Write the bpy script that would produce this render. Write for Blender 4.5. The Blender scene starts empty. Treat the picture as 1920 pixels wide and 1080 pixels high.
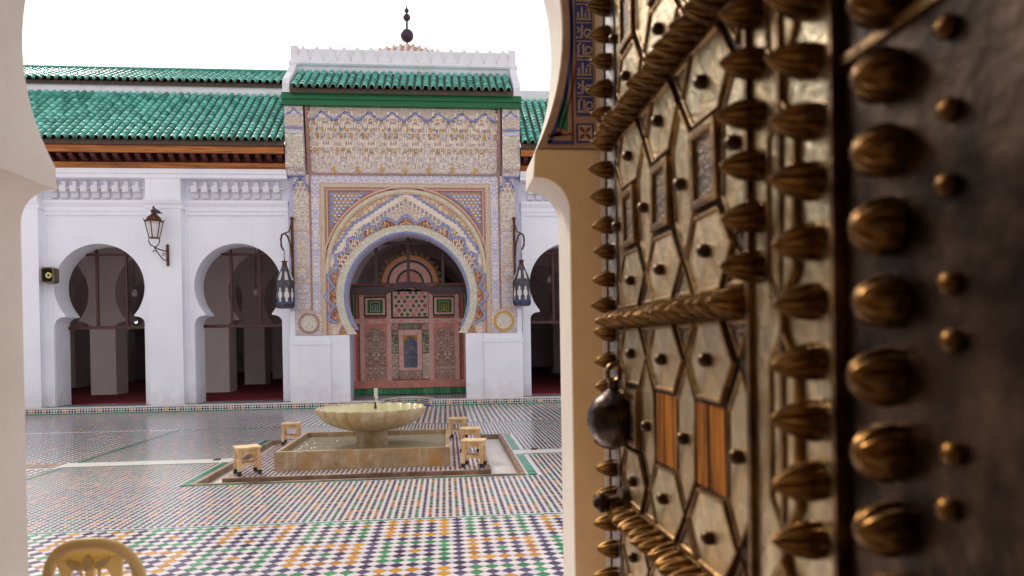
import bpy, bmesh, math, random
from mathutils import Matrix, Vector, Euler
from mathutils.geometry import tessellate_polygon
random.seed(7)
PI = math.pi
rad = math.radians
SC = bpy.context.scene
COL = SC.collection

# ------------------------------------------------------------------ camera
cam_d = bpy.data.cameras.new('camera')
cam = bpy.data.objects.new('camera', cam_d)
COL.objects.link(cam)
SC.camera = cam
cam_d.sensor_width = 36.0
cam_d.lens = 1310.0 / 1920.0 * 36.0
cam_d.shift_y = 114.0 / 1920.0
cam_d.clip_start = 0.05
cam_d.clip_end = 500.0
YAW, PITCH, ROLL = rad(5.4), rad(-0.5), rad(-0.88)
_f = Vector((math.sin(YAW) * math.cos(PITCH), math.cos(YAW) * math.cos(PITCH), math.sin(PITCH)))
_r = Vector((math.cos(YAW), -math.sin(YAW), 0.0))
_u = _r.cross(_f)
_r2 = math.cos(ROLL) * _r + math.sin(ROLL) * _u
_u2 = -math.sin(ROLL) * _r + math.cos(ROLL) * _u
_m = Matrix((_r2, _u2, -_f)).transposed().to_4x4()
_m.translation = Vector((0.0, 0.0, 1.6))
cam.matrix_world = _m
cam_d.dof.use_dof = True
cam_d.dof.focus_distance = 16.0
cam_d.dof.aperture_fstop = 2.4

# ------------------------------------------------------------------ sky and sun (bright overcast)
world = bpy.data.worlds.new('World')
SC.world = world
world.use_nodes = True
wn, wl = world.node_tree.nodes, world.node_tree.links
wn.clear()
w_out = wn.new('ShaderNodeOutputWorld')
w_bg = wn.new('ShaderNodeBackground')
w_sky = wn.new('ShaderNodeTexSky')
w_sky.sky_type = 'NISHITA'
w_sky.sun_disc = False
SUN_EL, SUN_AZ = rad(38), rad(-30)           # azimuth clockwise from +Y: hazy sun beyond the facade, to the left
w_sky.sun_elevation = SUN_EL
w_sky.sun_rotation = SUN_AZ
w_sky.air_density = 1.0
w_sky.dust_density = 6.0
w_hsv = wn.new('ShaderNodeHueSaturation')     # cloud cover: the blue is almost gone
w_hsv.inputs['Saturation'].default_value = 0.12
w_mix = wn.new('ShaderNodeMix')
w_mix.data_type = 'RGBA'
w_mix.inputs[0].default_value = 0.75
w_mix.inputs[7].default_value = (9.6, 9.2, 9.6, 1.0)
wl.new(w_sky.outputs[0], w_hsv.inputs['Color'])
wl.new(w_hsv.outputs[0], w_mix.inputs[6])
wl.new(w_mix.outputs[2], w_bg.inputs['Color'])
w_bg.inputs['Strength'].default_value = 0.105
wl.new(w_bg.outputs[0], w_out.inputs['Surface'])

sun_d = bpy.data.lights.new('sun', 'SUN')
sun_d.energy = 2.2
sun_d.angle = rad(10)
sun_d.color = (1.0, 0.88, 0.70)
sun = bpy.data.objects.new('sun', sun_d)
COL.objects.link(sun)
sun.location = (-10, -10, 25)
_sd = Vector((math.sin(SUN_AZ) * math.cos(SUN_EL), math.cos(SUN_AZ) * math.cos(SUN_EL), math.sin(SUN_EL)))
sun.rotation_euler = _sd.to_track_quat('Z', 'Y').to_euler()

SC.view_settings.view_transform = 'Standard'
SC.view_settings.look = 'None'
SC.view_settings.exposure = 0.15
SC.view_settings.gamma = 1.0
SC.view_settings.use_curve_mapping = False
SC.cycles.use_denoising = True
SC.cycles.max_bounces = 8
SC.cycles.diffuse_bounces = 5
SC.cycles.transparent_max_bounces = 12
SC.cycles.caustics_reflective = False
SC.cycles.caustics_refractive = False

# ------------------------------------------------------------------ helpers: tagging
def T(o, label, cat, group=None):
    o['label'] = label
    o['category'] = cat
    if group:
        o['group'] = group
    return o

def structure(o):
    o['kind'] = 'structure'
    return o

def stuff(o):
    o['kind'] = 'stuff'
    return o

def empty(name, loc, label, cat, group=None, rz=0.0):
    o = bpy.data.objects.new(name, None)
    o.empty_display_size = 0.2
    COL.objects.link(o)
    o.location = loc
    o.rotation_euler = (0, 0, rz)
    return T(o, label, cat, group)

def attach(o, parent, world=True):
    if parent is None:
        return o
    o.parent = parent
    if world:                                  # geometry was written in world coordinates
        p, m = parent, Matrix.Identity(4)
        chain = []
        while p is not None:
            chain.append(p)
            p = p.parent
        for q in reversed(chain):
            m = m @ q.matrix_parent_inverse @ Matrix.LocRotScale(q.location, q.rotation_euler, q.scale)
        o.matrix_parent_inverse = m.inverted()
    return o

def obj(name, me, material=None, parent=None, loc=None, rot=None, world=True):
    o = bpy.data.objects.new(name, me)
    COL.objects.link(o)
    if loc is not None:
        o.location = loc
    if rot is not None:
        o.rotation_euler = rot
    if material is not None and len(me.materials) == 0:
        me.materials.append(material)
    return attach(o, parent, world)

def copy_tree(o, parent=None):
    c = o.copy()
    COL.objects.link(c)
    c.parent = parent
    for ch in list(o.children):
        copy_tree(ch, c)
    return c

# ------------------------------------------------------------------ helpers: geometry
class MB:
    def __init__(self):
        self.v, self.f, self.mi = [], [], []
    def add(self, vs, fs, m=0):
        n = len(self.v)
        self.v += [tuple(p) for p in vs]
        for f in fs:
            self.f.append(tuple(i + n for i in f))
            self.mi.append(m)
        return self
    def box(self, x0, x1, y0, y1, z0, z1, m=0):
        vs = [(x0, y0, z0), (x1, y0, z0), (x1, y1, z0), (x0, y1, z0), (x0, y0, z1), (x1, y0, z1), (x1, y1, z1), (x0, y1, z1)]
        return self.add(vs, [(0, 3, 2, 1), (4, 5, 6, 7), (0, 1, 5, 4), (1, 2, 6, 5), (2, 3, 7, 6), (3, 0, 4, 7)], m)
    def frustum(self, x0, x1, y0, y1, z0, z1, t, m=0):
        # a box whose top is inset by t on all sides
        vs = [(x0, y0, z0), (x1, y0, z0), (x1, y1, z0), (x0, y1, z0), (x0 + t, y0 + t, z1), (x1 - t, y0 + t, z1), (x1 - t, y1 - t, z1), (x0 + t, y1 - t, z1)]
        return self.add(vs, [(0, 3, 2, 1), (4, 5, 6, 7), (0, 1, 5, 4), (1, 2, 6, 5), (2, 3, 7, 6), (3, 0, 4, 7)], m)
    def prism_x(self, poly, x0, x1, m=0):      # poly in (y, z), extruded along x
        n = len(poly)
        vs = [(x0, p[0], p[1]) for p in poly] + [(x1, p[0], p[1]) for p in poly]
        fs = [tuple(range(n - 1, -1, -1)), tuple(range(n, 2 * n))]
        fs += [(i, (i + 1) % n, n + (i + 1) % n, n + i) for i in range(n)]
        return self.add(vs, fs, m)
    def prism_y(self, poly, y0, y1, m=0):      # poly in (x, z)
        n = len(poly)
        vs = [(p[0], y0, p[1]) for p in poly] + [(p[0], y1, p[1]) for p in poly]
        fs = [tuple(range(n)), tuple(range(2 * n - 1, n - 1, -1))]
        fs += [((i + 1) % n, i, n + i, n + (i + 1) % n) for i in range(n)]
        return self.add(vs, fs, m)
    def tube(self, pts, r, n=8, m=0, closed=False):
        pts = [Vector(p) for p in pts]
        k = len(pts)
        rs = r if isinstance(r, (list, tuple)) else [r] * k
        vs = []
        ref = Vector((0, 0, 1))
        for i, p in enumerate(pts):
            a = pts[i - 1] if (i > 0 or closed) else p
            b = pts[(i + 1) % k] if (i < k - 1 or closed) else p
            d = (b - a)
            d = d.normalized() if d.length > 1e-9 else Vector((0, 0, 1))
            s = d.cross(ref)
            if s.length < 0.05:
                s = d.cross(Vector((0, 1, 0)))
            s.normalize()
            t = s.cross(d).normalized()
            for j in range(n):
                a_ = 2 * PI * j / n
                vs.append(p + rs[i] * (math.cos(a_) * s + math.sin(a_) * t))
        fs = []
        for i in range(k if closed else k - 1):
            i2 = (i + 1) % k
            for j in range(n):
                j2 = (j + 1) % n
                fs.append((i * n + j, i * n + j2, i2 * n + j2, i2 * n + j))
        if not closed:
            fs.append(tuple(range(n - 1, -1, -1)))
            fs.append(tuple((k - 1) * n + j for j in range(n)))
        return self.add(vs, fs, m)
    def lathe(self, prof, n=24, c=(0, 0, 0), m=0, flute=0, amp=0.0, rot=0.0, axis='z', top=True):
        # prof: list of (r, z); flutes press the wall in and out around the axis
        vs, fs = [], []
        for (r, z) in prof:
            for j in range(n):
                a = rot + 2 * PI * j / n
                rr = r
                if flute:
                    rr = r * (1.0 - amp * (1.0 - abs(math.sin(flute * a / 2.0))))
                if axis == 'z':
                    vs.append((c[0] + rr * math.cos(a), c[1] + rr * math.sin(a), c[2] + z))
                else:                            # axis along -x
                    vs.append((c[0] - z, c[1] + rr * math.cos(a), c[2] + rr * math.sin(a)))
        k = len(prof)
        for i in range(k - 1):
            for j in range(n):
                j2 = (j + 1) % n
                fs.append((i * n + j, i * n + j2, (i + 1) * n + j2, (i + 1) * n + j))
        fs.append(tuple(range(n - 1, -1, -1)))
        if top:
            fs.append(tuple((k - 1) * n + j for j in range(n)))
        return self.add(vs, fs, m)
    def mesh(self, name, mats=None, smooth=False, fix=True):
        me = bpy.data.meshes.new(name)
        me.from_pydata(self.v, [], self.f)
        if mats:
            for mm in mats:
                me.materials.append(mm)
            me.polygons.foreach_set('material_index', self.mi)
        if fix:
            bm = bmesh.new()
            bm.from_mesh(me)
            bmesh.ops.recalc_face_normals(bm, faces=bm.faces)
            bm.to_mesh(me)
            bm.free()
        if smooth:
            me.polygons.foreach_set('use_smooth', [True] * len(me.polygons))
            me.set_sharp_from_angle(angle=rad(40))
        me.update()
        return me
    def build(self, name, material, parent=None, smooth=False, world=True, loc=None, fix=True):
        mats = material if isinstance(material, (list, tuple)) else [material]
        return obj(name, self.mesh(name, mats, smooth, fix), None, parent, loc=loc, world=world)

def plate_mesh(name, outlines, y0, y1, bevel=0.0):
    """flat plate in the x-z plane with holes, front face at y0, back at y1 (outlines: rings, even-odd)"""
    groups = []
    if len(outlines) > 1:
        def inside(p, ring):
            c = False
            for (x1, z1), (x2, z2) in zip(ring, ring[1:] + ring[:1]):
                if (z1 > p[1]) != (z2 > p[1]) and p[0] < (x2 - x1) * (p[1] - z1) / (z2 - z1) + x1:
                    c = not c
            return c
        holes = set()
        for i, r in enumerate(outlines):
            for j, q in enumerate(outlines):
                if i != j and j not in holes and all(inside(p, list(q)) for p in r[:3]):
                    holes.add(i)
        for i, r in enumerate(outlines):
            if i not in holes:
                groups.append([r] + [outlines[h] for h in sorted(holes) if inside(outlines[h][0], list(r))])
    else:
        groups = [outlines]
    mb = MB()
    for rings in groups:
        vecs = [[Vector((p[0], p[1], 0)) for p in r] for r in rings]
        tris = tessellate_polygon(vecs)
        flat = [p for r in rings for p in r]
        n = len(flat)
        fs = []
        for t in tris:
            a_, b_, c_ = (flat[i] for i in t)
            cr = (b_[0] - a_[0]) * (c_[1] - a_[1]) - (b_[1] - a_[1]) * (c_[0] - a_[0])
            if abs(cr) < 1e-12:
                continue
            t = tuple(t) if cr > 0 else tuple(t)[::-1]
            fs.append(t)
            fs.append(tuple(i + n for i in t[::-1]))
        o = 0
        for ri, r in enumerate(rings):
            k = len(r)
            ar = sum(r[i][0] * r[(i + 1) % k][1] - r[(i + 1) % k][0] * r[i][1] for i in range(k))
            ccw = (ar > 0) == (ri == 0)
            for i in range(k):
                i2 = (i + 1) % k
                f = (o + i2, o + i, n + o + i, n + o + i2)
                fs.append(f if ccw else f[::-1])
            o += k
        mb.add([(p[0], y0, p[1]) for p in flat] + [(p[0], y1, p[1]) for p in flat], fs)
    return mb.mesh(name, None, True, False)

def plate(name, outlines, y0, y1, material, parent=None, bevel=0.0):
    return obj(name, plate_mesh(name, outlines, y0, y1, bevel), material, parent)

def arc(cx, cz, r, a0, a1, n):
    return [(cx + r * math.cos(a0 + (a1 - a0) * i / n), cz + r * math.sin(a0 + (a1 - a0) * i / n)) for i in range(n + 1)]

def horseshoe(cx, z0, wj, zc, R, zs, drop=0.045, cav=0.19, seg=44, point=0.0):
    """closed outline of a horseshoe arch opening: jambs, cavetto imposts and round head"""
    ws = math.sqrt(max(R * R - (zc - zs) ** 2, 0.01))
    pts = [(cx - wj, z0), (cx + wj, z0)]
    zb = zs - drop
    dx = wj - ws
    for i in range(9):                               # right impost, from the jamb up and in
        a = i / 8.0 * PI / 2
        pts.append((cx + ws + 0.012 + (dx - 0.012) * math.cos(a), zb - cav + cav * math.sin(a)))
    pts.append((cx + ws - 0.01, zb))
    a0 = -math.asin((zc - zs) / R)
    for i in range(seg + 1):
        a = a0 + (PI - 2 * a0) * i / seg
        x, z = R * math.cos(a), R * math.sin(a)
        if z > 0 and point:
            z *= 1.0 + point * (1 - abs(x) / R)
        pts.append((cx + x, zc + z))
    pts.append((cx - ws + 0.01, zb))
    for i in range(8, -1, -1):
        a = i / 8.0 * PI / 2
        pts.append((cx - ws - 0.012 - (dx - 0.012) * math.cos(a), zb - cav + cav * math.sin(a)))
    return pts

def rect(x0, x1, z0, z1):
    return [(x0, z0), (x1, z0), (x1, z1), (x0, z1)]

# ------------------------------------------------------------------ materials
class NT:
    def __init__(self, name):
        self.m = bpy.data.materials.new(name)
        self.m.use_nodes = True
        self.t = self.m.node_tree
        self.n, self.l = self.t.nodes, self.t.links
        self.p = self.n['Principled BSDF']
    def new(self, ty, **kw):
        nd = self.n.new(ty)
        for k, v in kw.items():
            setattr(nd, k, v)
        return nd
    def link(self, a, b):
        self.l.new(a, b)
    def coords(self, scale=(1, 1, 1)):
        tc = self.new('ShaderNodeTexCoord')
        mp = self.new('ShaderNodeMapping')
        mp.inputs['Scale'].default_value = scale
        self.link(tc.outputs['Object'], mp.inputs['Vector'])
        return mp.outputs[0]
    def noise(self, vec, scale, detail=4, rough=0.55):
        nd = self.new('ShaderNodeTexNoise')
        nd.inputs['Scale'].default_value = scale
        nd.inputs['Detail'].default_value = detail
        nd.inputs['Roughness'].default_value = rough
        self.link(vec, nd.inputs['Vector'])
        return nd.outputs['Fac']
    def ramp(self, fac, stops, interp='LINEAR'):
        r = self.new('ShaderNodeValToRGB')
        r.color_ramp.interpolation = interp
        el = r.color_ramp.elements
        while len(el) < len(stops):
            el.new(0.5)
        for e, (p, c) in zip(el, stops):
            e.position = p
            e.color = (*c, 1)
        self.link(fac, r.inputs[0])
        return r.outputs[0]
    def mix(self, fac, a, b, blend='MIX'):
        m = self.new('ShaderNodeMix', data_type='RGBA', blend_type=blend)
        for sock, v in ((m.inputs[0], fac), (m.inputs[6], a), (m.inputs[7], b)):
            if isinstance(v, (int, float)):
                sock.default_value = v
            elif isinstance(v, tuple):
                sock.default_value = (*v, 1)
            else:
                self.link(v, sock)
        return m.outputs[2]
    def math(self, op, a, b=None):
        m = self.new('ShaderNodeMath', operation=op)
        for i, v in enumerate((a, b)):
            if v is None:
                continue
            if isinstance(v, (int, float)):
                m.inputs[i].default_value = v
            else:
                self.link(v, m.inputs[i])
        return m.outputs[0]
    def bump(self, h, strength, dist=0.01):
        b = self.new('ShaderNodeBump')
        b.inputs['Strength'].default_value = strength
        b.inputs['Distance'].default_value = dist
        self.link(h, b.inputs['Height'])
        self.link(b.outputs[0], self.p.inputs['Normal'])

def hexc(r, g, b):
    f = lambda c: (c / 255 / 12.92) if c / 255 <= 0.04045 else ((c / 255 + 0.055) / 1.055) ** 2.4
    return (f(r), f(g), f(b))

def mat(name, c1, c2=None, rough=0.6, metal=0.0, ns=6.0, amt=(0.35, 0.65), bump=0.0, bs=30.0, bd=0.005, rnd=0.0, stretch=(1, 1, 1), spec=None, coat=0.0):
    k = NT(name)
    vec = k.coords(stretch)
    col = None
    if c2 is not None:
        col = k.ramp(k.noise(vec, ns, 6, 0.62), [(amt[0], c1), (amt[1], c2)])
    if rnd:
        oi = k.new('ShaderNodeObjectInfo')
        hs = k.new('ShaderNodeHueSaturation')
        v = k.math('MULTIPLY_ADD', oi.outputs['Random'], rnd)
        v.node.inputs[2].default_value = 1.0 - rnd / 2
        k.link(v, hs.inputs['Value'])
        if col is None:
            hs.inputs['Color'].default_value = (*c1, 1)
        else:
            k.link(col, hs.inputs['Color'])
        col = hs.outputs[0]
    if col is None:
        k.p.inputs['Base Color'].default_value = (*c1, 1)
    else:
        k.link(col, k.p.inputs['Base Color'])
    k.p.inputs['Roughness'].default_value = rough
    k.p.inputs['Metallic'].default_value = metal
    if spec is not None:
        k.p.inputs['Specular IOR Level'].default_value = spec
    if coat:
        k.p.inputs['Coat Weight'].default_value = coat
        k.p.inputs['Coat Roughness'].default_value = 0.1
    if bump:
        k.bump(k.noise(vec, bs, 5), bump, bd)
    return k.m

def stucco(name, cols, scale=9.0, pp=0.5, bump=0.45, zp=0.0, pale=0.46):
    """carved and painted plaster: scrollwork mirrored every pp metres"""
    k = NT(name)
    tc = k.new('ShaderNodeTexCoord')
    sp = k.new('ShaderNodeSeparateXYZ')
    k.link(tc.outputs['Object'], sp.inputs[0])
    x = k.math('PINGPONG', k.math('ADD', sp.outputs[0], 0.98), pp)
    z = k.math('PINGPONG', sp.outputs[2], zp) if zp else sp.outputs[2]
    cb = k.new('ShaderNodeCombineXYZ')
    k.link(x, cb.inputs[0])
    k.link(z, cb.inputs[2])
    k.link(k.math('MULTIPLY', sp.outputs[1], 0.3), cb.inputs[1])
    vec = cb.outputs[0]
    nz = k.new('ShaderNodeTexNoise')
    nz.inputs['Scale'].default_value = scale * 0.8
    nz.inputs['Detail'].default_value = 1
    k.link(vec, nz.inputs['Vector'])
    ad = k.new('ShaderNodeVectorMath', operation='MULTIPLY_ADD')
    ad.inputs[1].default_value = (0.12, 0.12, 0.12)
    k.link(nz.outputs['Color'], ad.inputs[0])
    k.link(vec, ad.inputs[2])
    vo = k.new('ShaderNodeTexVoronoi', feature='DISTANCE_TO_EDGE')
    vo.inputs['Scale'].default_value = scale
    k.link(ad.outputs[0], vo.inputs['Vector'])
    vc = k.new('ShaderNodeTexVoronoi', feature='F1')
    vc.inputs['Scale'].default_value = scale * 0.55
    k.link(ad.outputs[0], vc.inputs['Vector'])
    sc = k.new('ShaderNodeSeparateColor')
    k.link(vc.outputs['Color'], sc.inputs[0])
    n = len(cols) - 1
    pal = k.ramp(sc.outputs[0], [(i / max(n, 1), c) for i, c in enumerate(cols[1:])], 'CONSTANT')
    edge = k.ramp(vo.outputs['Distance'], [(0.06, (0, 0, 0)), (0.14, (1, 1, 1))])
    col = k.mix(edge, cols[0], pal)
    big = k.noise(tc.outputs['Object'], 1.7, 5)
    col = k.mix(pale, col, (0.85, 0.80, 0.76))
    col = k.mix(k.ramp(big, [(0.35, (0, 0, 0)), (0.75, (0.25, 0.25, 0.25))]), col, (0.66, 0.56, 0.47))
    k.link(col, k.p.inputs['Base Color'])
    k.p.inputs['Roughness'].default_value = 0.75
    inv = k.math('SUBTRACT', 1.0, edge)
    k.bump(inv, bump, 0.02)
    return k.m

M = {}
def limewash(name, c1, c2, dirt=0.5):
    """brushed limewash: patchy coats, thin rain streaks and scuffs where people and brooms touch the foot"""
    k = NT(name)
    v = k.coords()
    col = k.ramp(k.noise(v, 1.1, 7, 0.6), [(0.3, c1), (0.75, c2)])
    st = k.noise(k.coords((7.0, 7.0, 0.35)), 1.0, 5, 0.6)
    col = k.mix(k.ramp(st, [(0.60, (0, 0, 0)), (0.80, (dirt * 0.6,) * 3)]), col, (0.46, 0.44, 0.45))
    tc = k.new('ShaderNodeTexCoord')
    sp = k.new('ShaderNodeSeparateXYZ')
    k.link(tc.outputs['Object'], sp.inputs[0])
    nz = k.noise(v, 3.5, 5, 0.7)
    low = k.math('SUBTRACT', k.math('MULTIPLY', nz, 1.5), sp.outputs[2])
    col = k.mix(k.ramp(low, [(0.05, (0, 0, 0)), (0.75, (dirt,) * 3)]), col, (0.45, 0.40, 0.38))
    spk = k.noise(v, 22, 2, 0.5)
    col = k.mix(k.ramp(spk, [(0.70, (0, 0, 0)), (0.76, (dirt * 0.5,) * 3)]), col, (0.5, 0.46, 0.44))
    k.link(col, k.p.inputs['Base Color'])
    k.p.inputs['Roughness'].default_value = 0.75
    k.bump(k.noise(v, 9, 6, 0.6), 0.35, 0.012)
    return k.m
M['white'] = limewash('limewash', (0.88, 0.895, 0.945), (0.79, 0.81, 0.88), 0.45)
M['white2'] = mat('limewash_weathered', (0.80, 0.80, 0.83), (0.60, 0.58, 0.58), rough=0.8, ns=3.5, amt=(0.45, 0.85), bump=0.5, bs=18, bd=0.012)
M['hall'] = mat('gallery_plaster', (0.90, 0.82, 0.80), (0.82, 0.73, 0.71), rough=0.8, ns=1.6, bump=0.3, bs=12, bd=0.008)
M['cream'] = mat('cream_plaster', (0.83, 0.76, 0.69), (0.72, 0.64, 0.56), rough=0.75, ns=1.6, amt=(0.3, 0.8), bump=0.5, bs=5, bd=0.02)
M['warm_shade_plaster'] = mat('warm_shade_plaster', (0.86, 0.62, 0.33), (0.76, 0.52, 0.27), rough=0.75, ns=2.2, bump=0.35, bs=16, bd=0.006)  # porch shade and warm light are put into this plaster colour
M['porch'] = mat('porch_plaster', (0.70, 0.55, 0.38), (0.60, 0.46, 0.31), rough=0.8, ns=2, bump=0.3)
M['marble'] = mat('white_marble', (0.74, 0.72, 0.70), (0.60, 0.57, 0.54), rough=0.35, ns=5, amt=(0.4, 0.75), bump=0.08)
def marble(name, base, dark, stain, rough=0.4):
    """honey marble: veins, lime streaks running down and ochre water stains"""
    k = NT(name)
    v = k.coords()
    col = k.ramp(k.noise(v, 4.0, 7, 0.65), [(0.32, base), (0.70, dark)])
    vein = k.new('ShaderNodeTexVoronoi', feature='DISTANCE_TO_EDGE')
    vein.inputs['Scale'].default_value = 3.2
    k.link(v, vein.inputs['Vector'])
    col = k.mix(k.ramp(vein.outputs['Distance'], [(0.0, (0.45,) * 3), (0.05, (0, 0, 0))]), col, dark)
    col = k.mix(k.ramp(k.noise(k.coords((0.9, 0.9, 0.5)), 2.6, 4), [(0.48, (0, 0, 0)), (0.66, (0.75,) * 3)]), col, stain)
    col = k.mix(k.ramp(k.noise(k.coords((16, 16, 1.0)), 1.0, 4), [(0.55, (0, 0, 0)), (0.75, (0.5,) * 3)]), col, (0.62, 0.56, 0.47))
    k.link(col, k.p.inputs['Base Color'])
    k.p.inputs['Roughness'].default_value = rough
    k.bump(k.noise(v, 24, 5), 0.25, 0.006)
    return k.m
M['stone'] = marble('ochre_marble', hexc(190, 168, 136), hexc(140, 112, 76), hexc(176, 126, 50))
M['stone2'] = marble('honey_marble', hexc(222, 208, 180), hexc(176, 152, 114), hexc(184, 148, 84), 0.35)
M['kerb'] = mat('worn_kerb_stone', hexc(158, 132, 112), hexc(112, 88, 70), rough=0.6, ns=5, bump=0.4, bs=30)
M['wood_dark'] = mat('dark_red_timber', hexc(96, 40, 30), hexc(56, 22, 18), rough=0.55, ns=5, stretch=(0.4, 1, 5), bump=0.3)
M['wood_ochre'] = mat('weathered_orange_timber', hexc(206, 128, 58), hexc(116, 62, 26), rough=0.65, ns=4, stretch=(0.3, 1, 6), bump=0.5, amt=(0.3, 0.7))
M['wood_frame'] = mat('maroon_window_timber', hexc(84, 34, 34), hexc(60, 24, 26), rough=0.45, ns=6)
M['wood_beam'] = mat('plum_brown_timber', hexc(62, 34, 40), hexc(44, 24, 30), rough=0.5, ns=6)
M['green_beam'] = mat('green_painted_board', hexc(8, 112, 62), hexc(4, 84, 48), rough=0.45, ns=4, stretch=(0.25, 1, 8), amt=(0.3, 0.7), bump=0.3)
M['stool'] = mat('raw_pine', hexc(232, 204, 162), hexc(196, 158, 112), rough=0.6, ns=10, stretch=(1, 1, 0.3), bump=0.2, rnd=0.15)
M['rubber'] = mat('black_rubber', (0.02, 0.02, 0.022), rough=0.6)
M['chair'] = mat('beige_plastic', hexc(244, 208, 130), hexc(238, 198, 112), rough=0.38, ns=3)
k = NT('beige_translucent_plastic')            # thin moulded plastic lets daylight glow through
k.p.inputs['Base Color'].default_value = (*hexc(252, 234, 188), 1)
k.p.inputs['Roughness'].default_value = 0.32
_tl = k.new('ShaderNodeBsdfTranslucent')
_tl.inputs['Color'].default_value = (*hexc(252, 234, 176), 1)
_ms = k.new('ShaderNodeMixShader')
_ms.inputs[0].default_value = 0.36
k.link(k.p.outputs[0], _ms.inputs[1])
k.link(_tl.outputs[0], _ms.inputs[2])
k.link(_ms.outputs[0], k.n['Material Output'].inputs['Surface'])
M['chair'] = k.m
M['carpet'] = mat('crimson_carpet', hexc(150, 20, 44), hexc(96, 10, 30), rough=0.95, ns=3, stretch=(0.35, 2.5, 1), amt=(0.35, 0.65), bump=0.3, bs=60)
M['ceiling'] = mat('dark_cedar_ceiling', hexc(70, 44, 34), hexc(50, 30, 24), rough=0.7, ns=4)
M['iron'] = mat('rusty_iron', hexc(112, 66, 34), hexc(60, 36, 24), rough=0.55, metal=0.4, ns=14, bump=0.3)
M['brass_dark'] = mat('darkened_brass', hexc(92, 72, 52), hexc(50, 42, 40), rough=0.4, metal=0.8, ns=20, bump=0.3)
M['bronze_ball'] = mat('dark_bronze', hexc(70, 60, 74), hexc(46, 40, 52), rough=0.5, metal=0.5, ns=6)
M['blue'] = mat('blue_paint', hexc(108, 124, 180), hexc(138, 148, 188), rough=0.6, ns=9)
M['lavender'] = mat('lavender_plaster', hexc(184, 184, 208), hexc(198, 196, 214), rough=0.7, ns=5)
M['rust'] = mat('rust_red_stucco', hexc(196, 112, 70), hexc(150, 90, 66), rough=0.75, ns=30)
_cream, _lav, _och = (0.74, 0.66, 0.56), hexc(134, 134, 186), hexc(196, 148, 66)
_pink, _grn, _red = hexc(204, 160, 140), hexc(150, 172, 132), hexc(184, 96, 60)
M['st_cream'] = stucco('carved_cream_stucco', [hexc(128, 106, 104), hexc(222, 206, 190), hexc(200, 192, 208), hexc(214, 184, 170), hexc(226, 212, 190)], 10, 0.33)
M['st_call'] = stucco('carved_lettering_stucco', [hexc(92, 98, 160), hexc(214, 212, 230), hexc(186, 188, 222), hexc(222, 212, 214)], 13, 0.21)
M['st_leaf'] = stucco('gilded_leaf_stucco', [hexc(116, 76, 40), hexc(212, 182, 126), hexc(214, 160, 50), hexc(222, 206, 174), hexc(214, 160, 50)], 8, 0.4, pale=0.28)
M['st_green'] = stucco('pale_green_stucco', [hexc(150, 130, 96), hexc(192, 200, 160), hexc(212, 202, 166), hexc(170, 190, 150)], 13, 0.5)
M['st_red'] = stucco('red_carved_stucco', [hexc(120, 60, 40), hexc(214, 160, 120), hexc(196, 110, 70), hexc(208, 172, 130)], 14, 0.3, pale=0.0)
M['st_field'] = stucco('painted_flower_stucco', [hexc(176, 140, 116), hexc(224, 206, 180), hexc(226, 190, 100), hexc(214, 176, 150), hexc(206, 206, 170)], 9, 0.45)
M['st_ochre'] = stucco('ochre_scroll_stucco', [hexc(104, 70, 50), hexc(206, 170, 116), hexc(190, 140, 80), hexc(214, 190, 150)], 12, 0.35)
M['st_panel'] = stucco('violet_scroll_stucco', [hexc(104, 84, 104), hexc(216, 198, 186), hexc(186, 176, 206), hexc(214, 186, 146)], 12, 0.19)
M['muq'] = mat('pale_pink_plaster', hexc(236, 224, 210), hexc(220, 204, 188), rough=0.75, ns=7, rnd=0.15)
M['muq_b'] = mat('ochre_niche_paint', hexc(214, 192, 152), hexc(186, 160, 124), rough=0.75, ns=14, rnd=0.4)
M['stripe'] = mat('pink_stripe_plaster', hexc(218, 186, 168), hexc(196, 160, 140), rough=0.75, ns=20)
M['stripe2'] = mat('brown_stripe_plaster', hexc(176, 140, 124), hexc(150, 112, 100), rough=0.75, ns=20)
M['roll'] = mat('sage_roll_plaster', hexc(206, 206, 172), hexc(186, 188, 160), rough=0.75, ns=9)
M['gold'] = mat('yellow_paint', hexc(214, 166, 50), hexc(190, 140, 40), rough=0.6, ns=14)

def glaze(name, c1, c2, rough=0.2, rnd=0.5):
    """glazed clay: colour drifts from piece to piece"""
    k = NT(name)
    oi = k.new('ShaderNodeObjectInfo')
    geo = k.new('ShaderNodeNewGeometry')
    wn_ = k.math('FRACT', k.math('ADD', k.math('MULTIPLY', geo.outputs['Random Per Island'], 7.31), oi.outputs['Random']))
    nz = k.noise(k.coords(), 18, 4)
    f = k.math('MULTIPLY_ADD', nz, 0.5)
    k.link(k.math('MULTIPLY', wn_, 0.75), f.node.inputs[2])
    col = k.ramp(f, [(0.15, c1), (0.95, c2)])
    k.link(col, k.p.inputs['Base Color'])
    k.p.inputs['Roughness'].default_value = rough
    return k.m
M['tile_green'] = glaze('green_roof_glaze', hexc(18, 120, 100), hexc(122, 212, 194), 0.32)
M['pan'] = mat('shade_brown_pan_tile', hexc(44, 56, 46), hexc(92, 62, 40), rough=0.6, ns=9)  # shade in the channels between tile columns is put into this dark colour
M['z_dark'] = glaze('sky_tinted_zellige', hexc(42, 38, 74), hexc(90, 84, 124))  # sky reflection put into the base colour: dark tile lifted toward blue
M['z_green'] = glaze('green_zellige', hexc(12, 110, 72), hexc(78, 158, 112))
M['z_ochre'] = glaze('ochre_zellige', hexc(160, 98, 36), hexc(214, 156, 44))
M['z_white'] = glaze('white_zellige', hexc(214, 210, 222), hexc(232, 226, 228), 0.2)
M['z_black'] = glaze('black_zellige', hexc(16, 14, 22), hexc(44, 38, 48))
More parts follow.
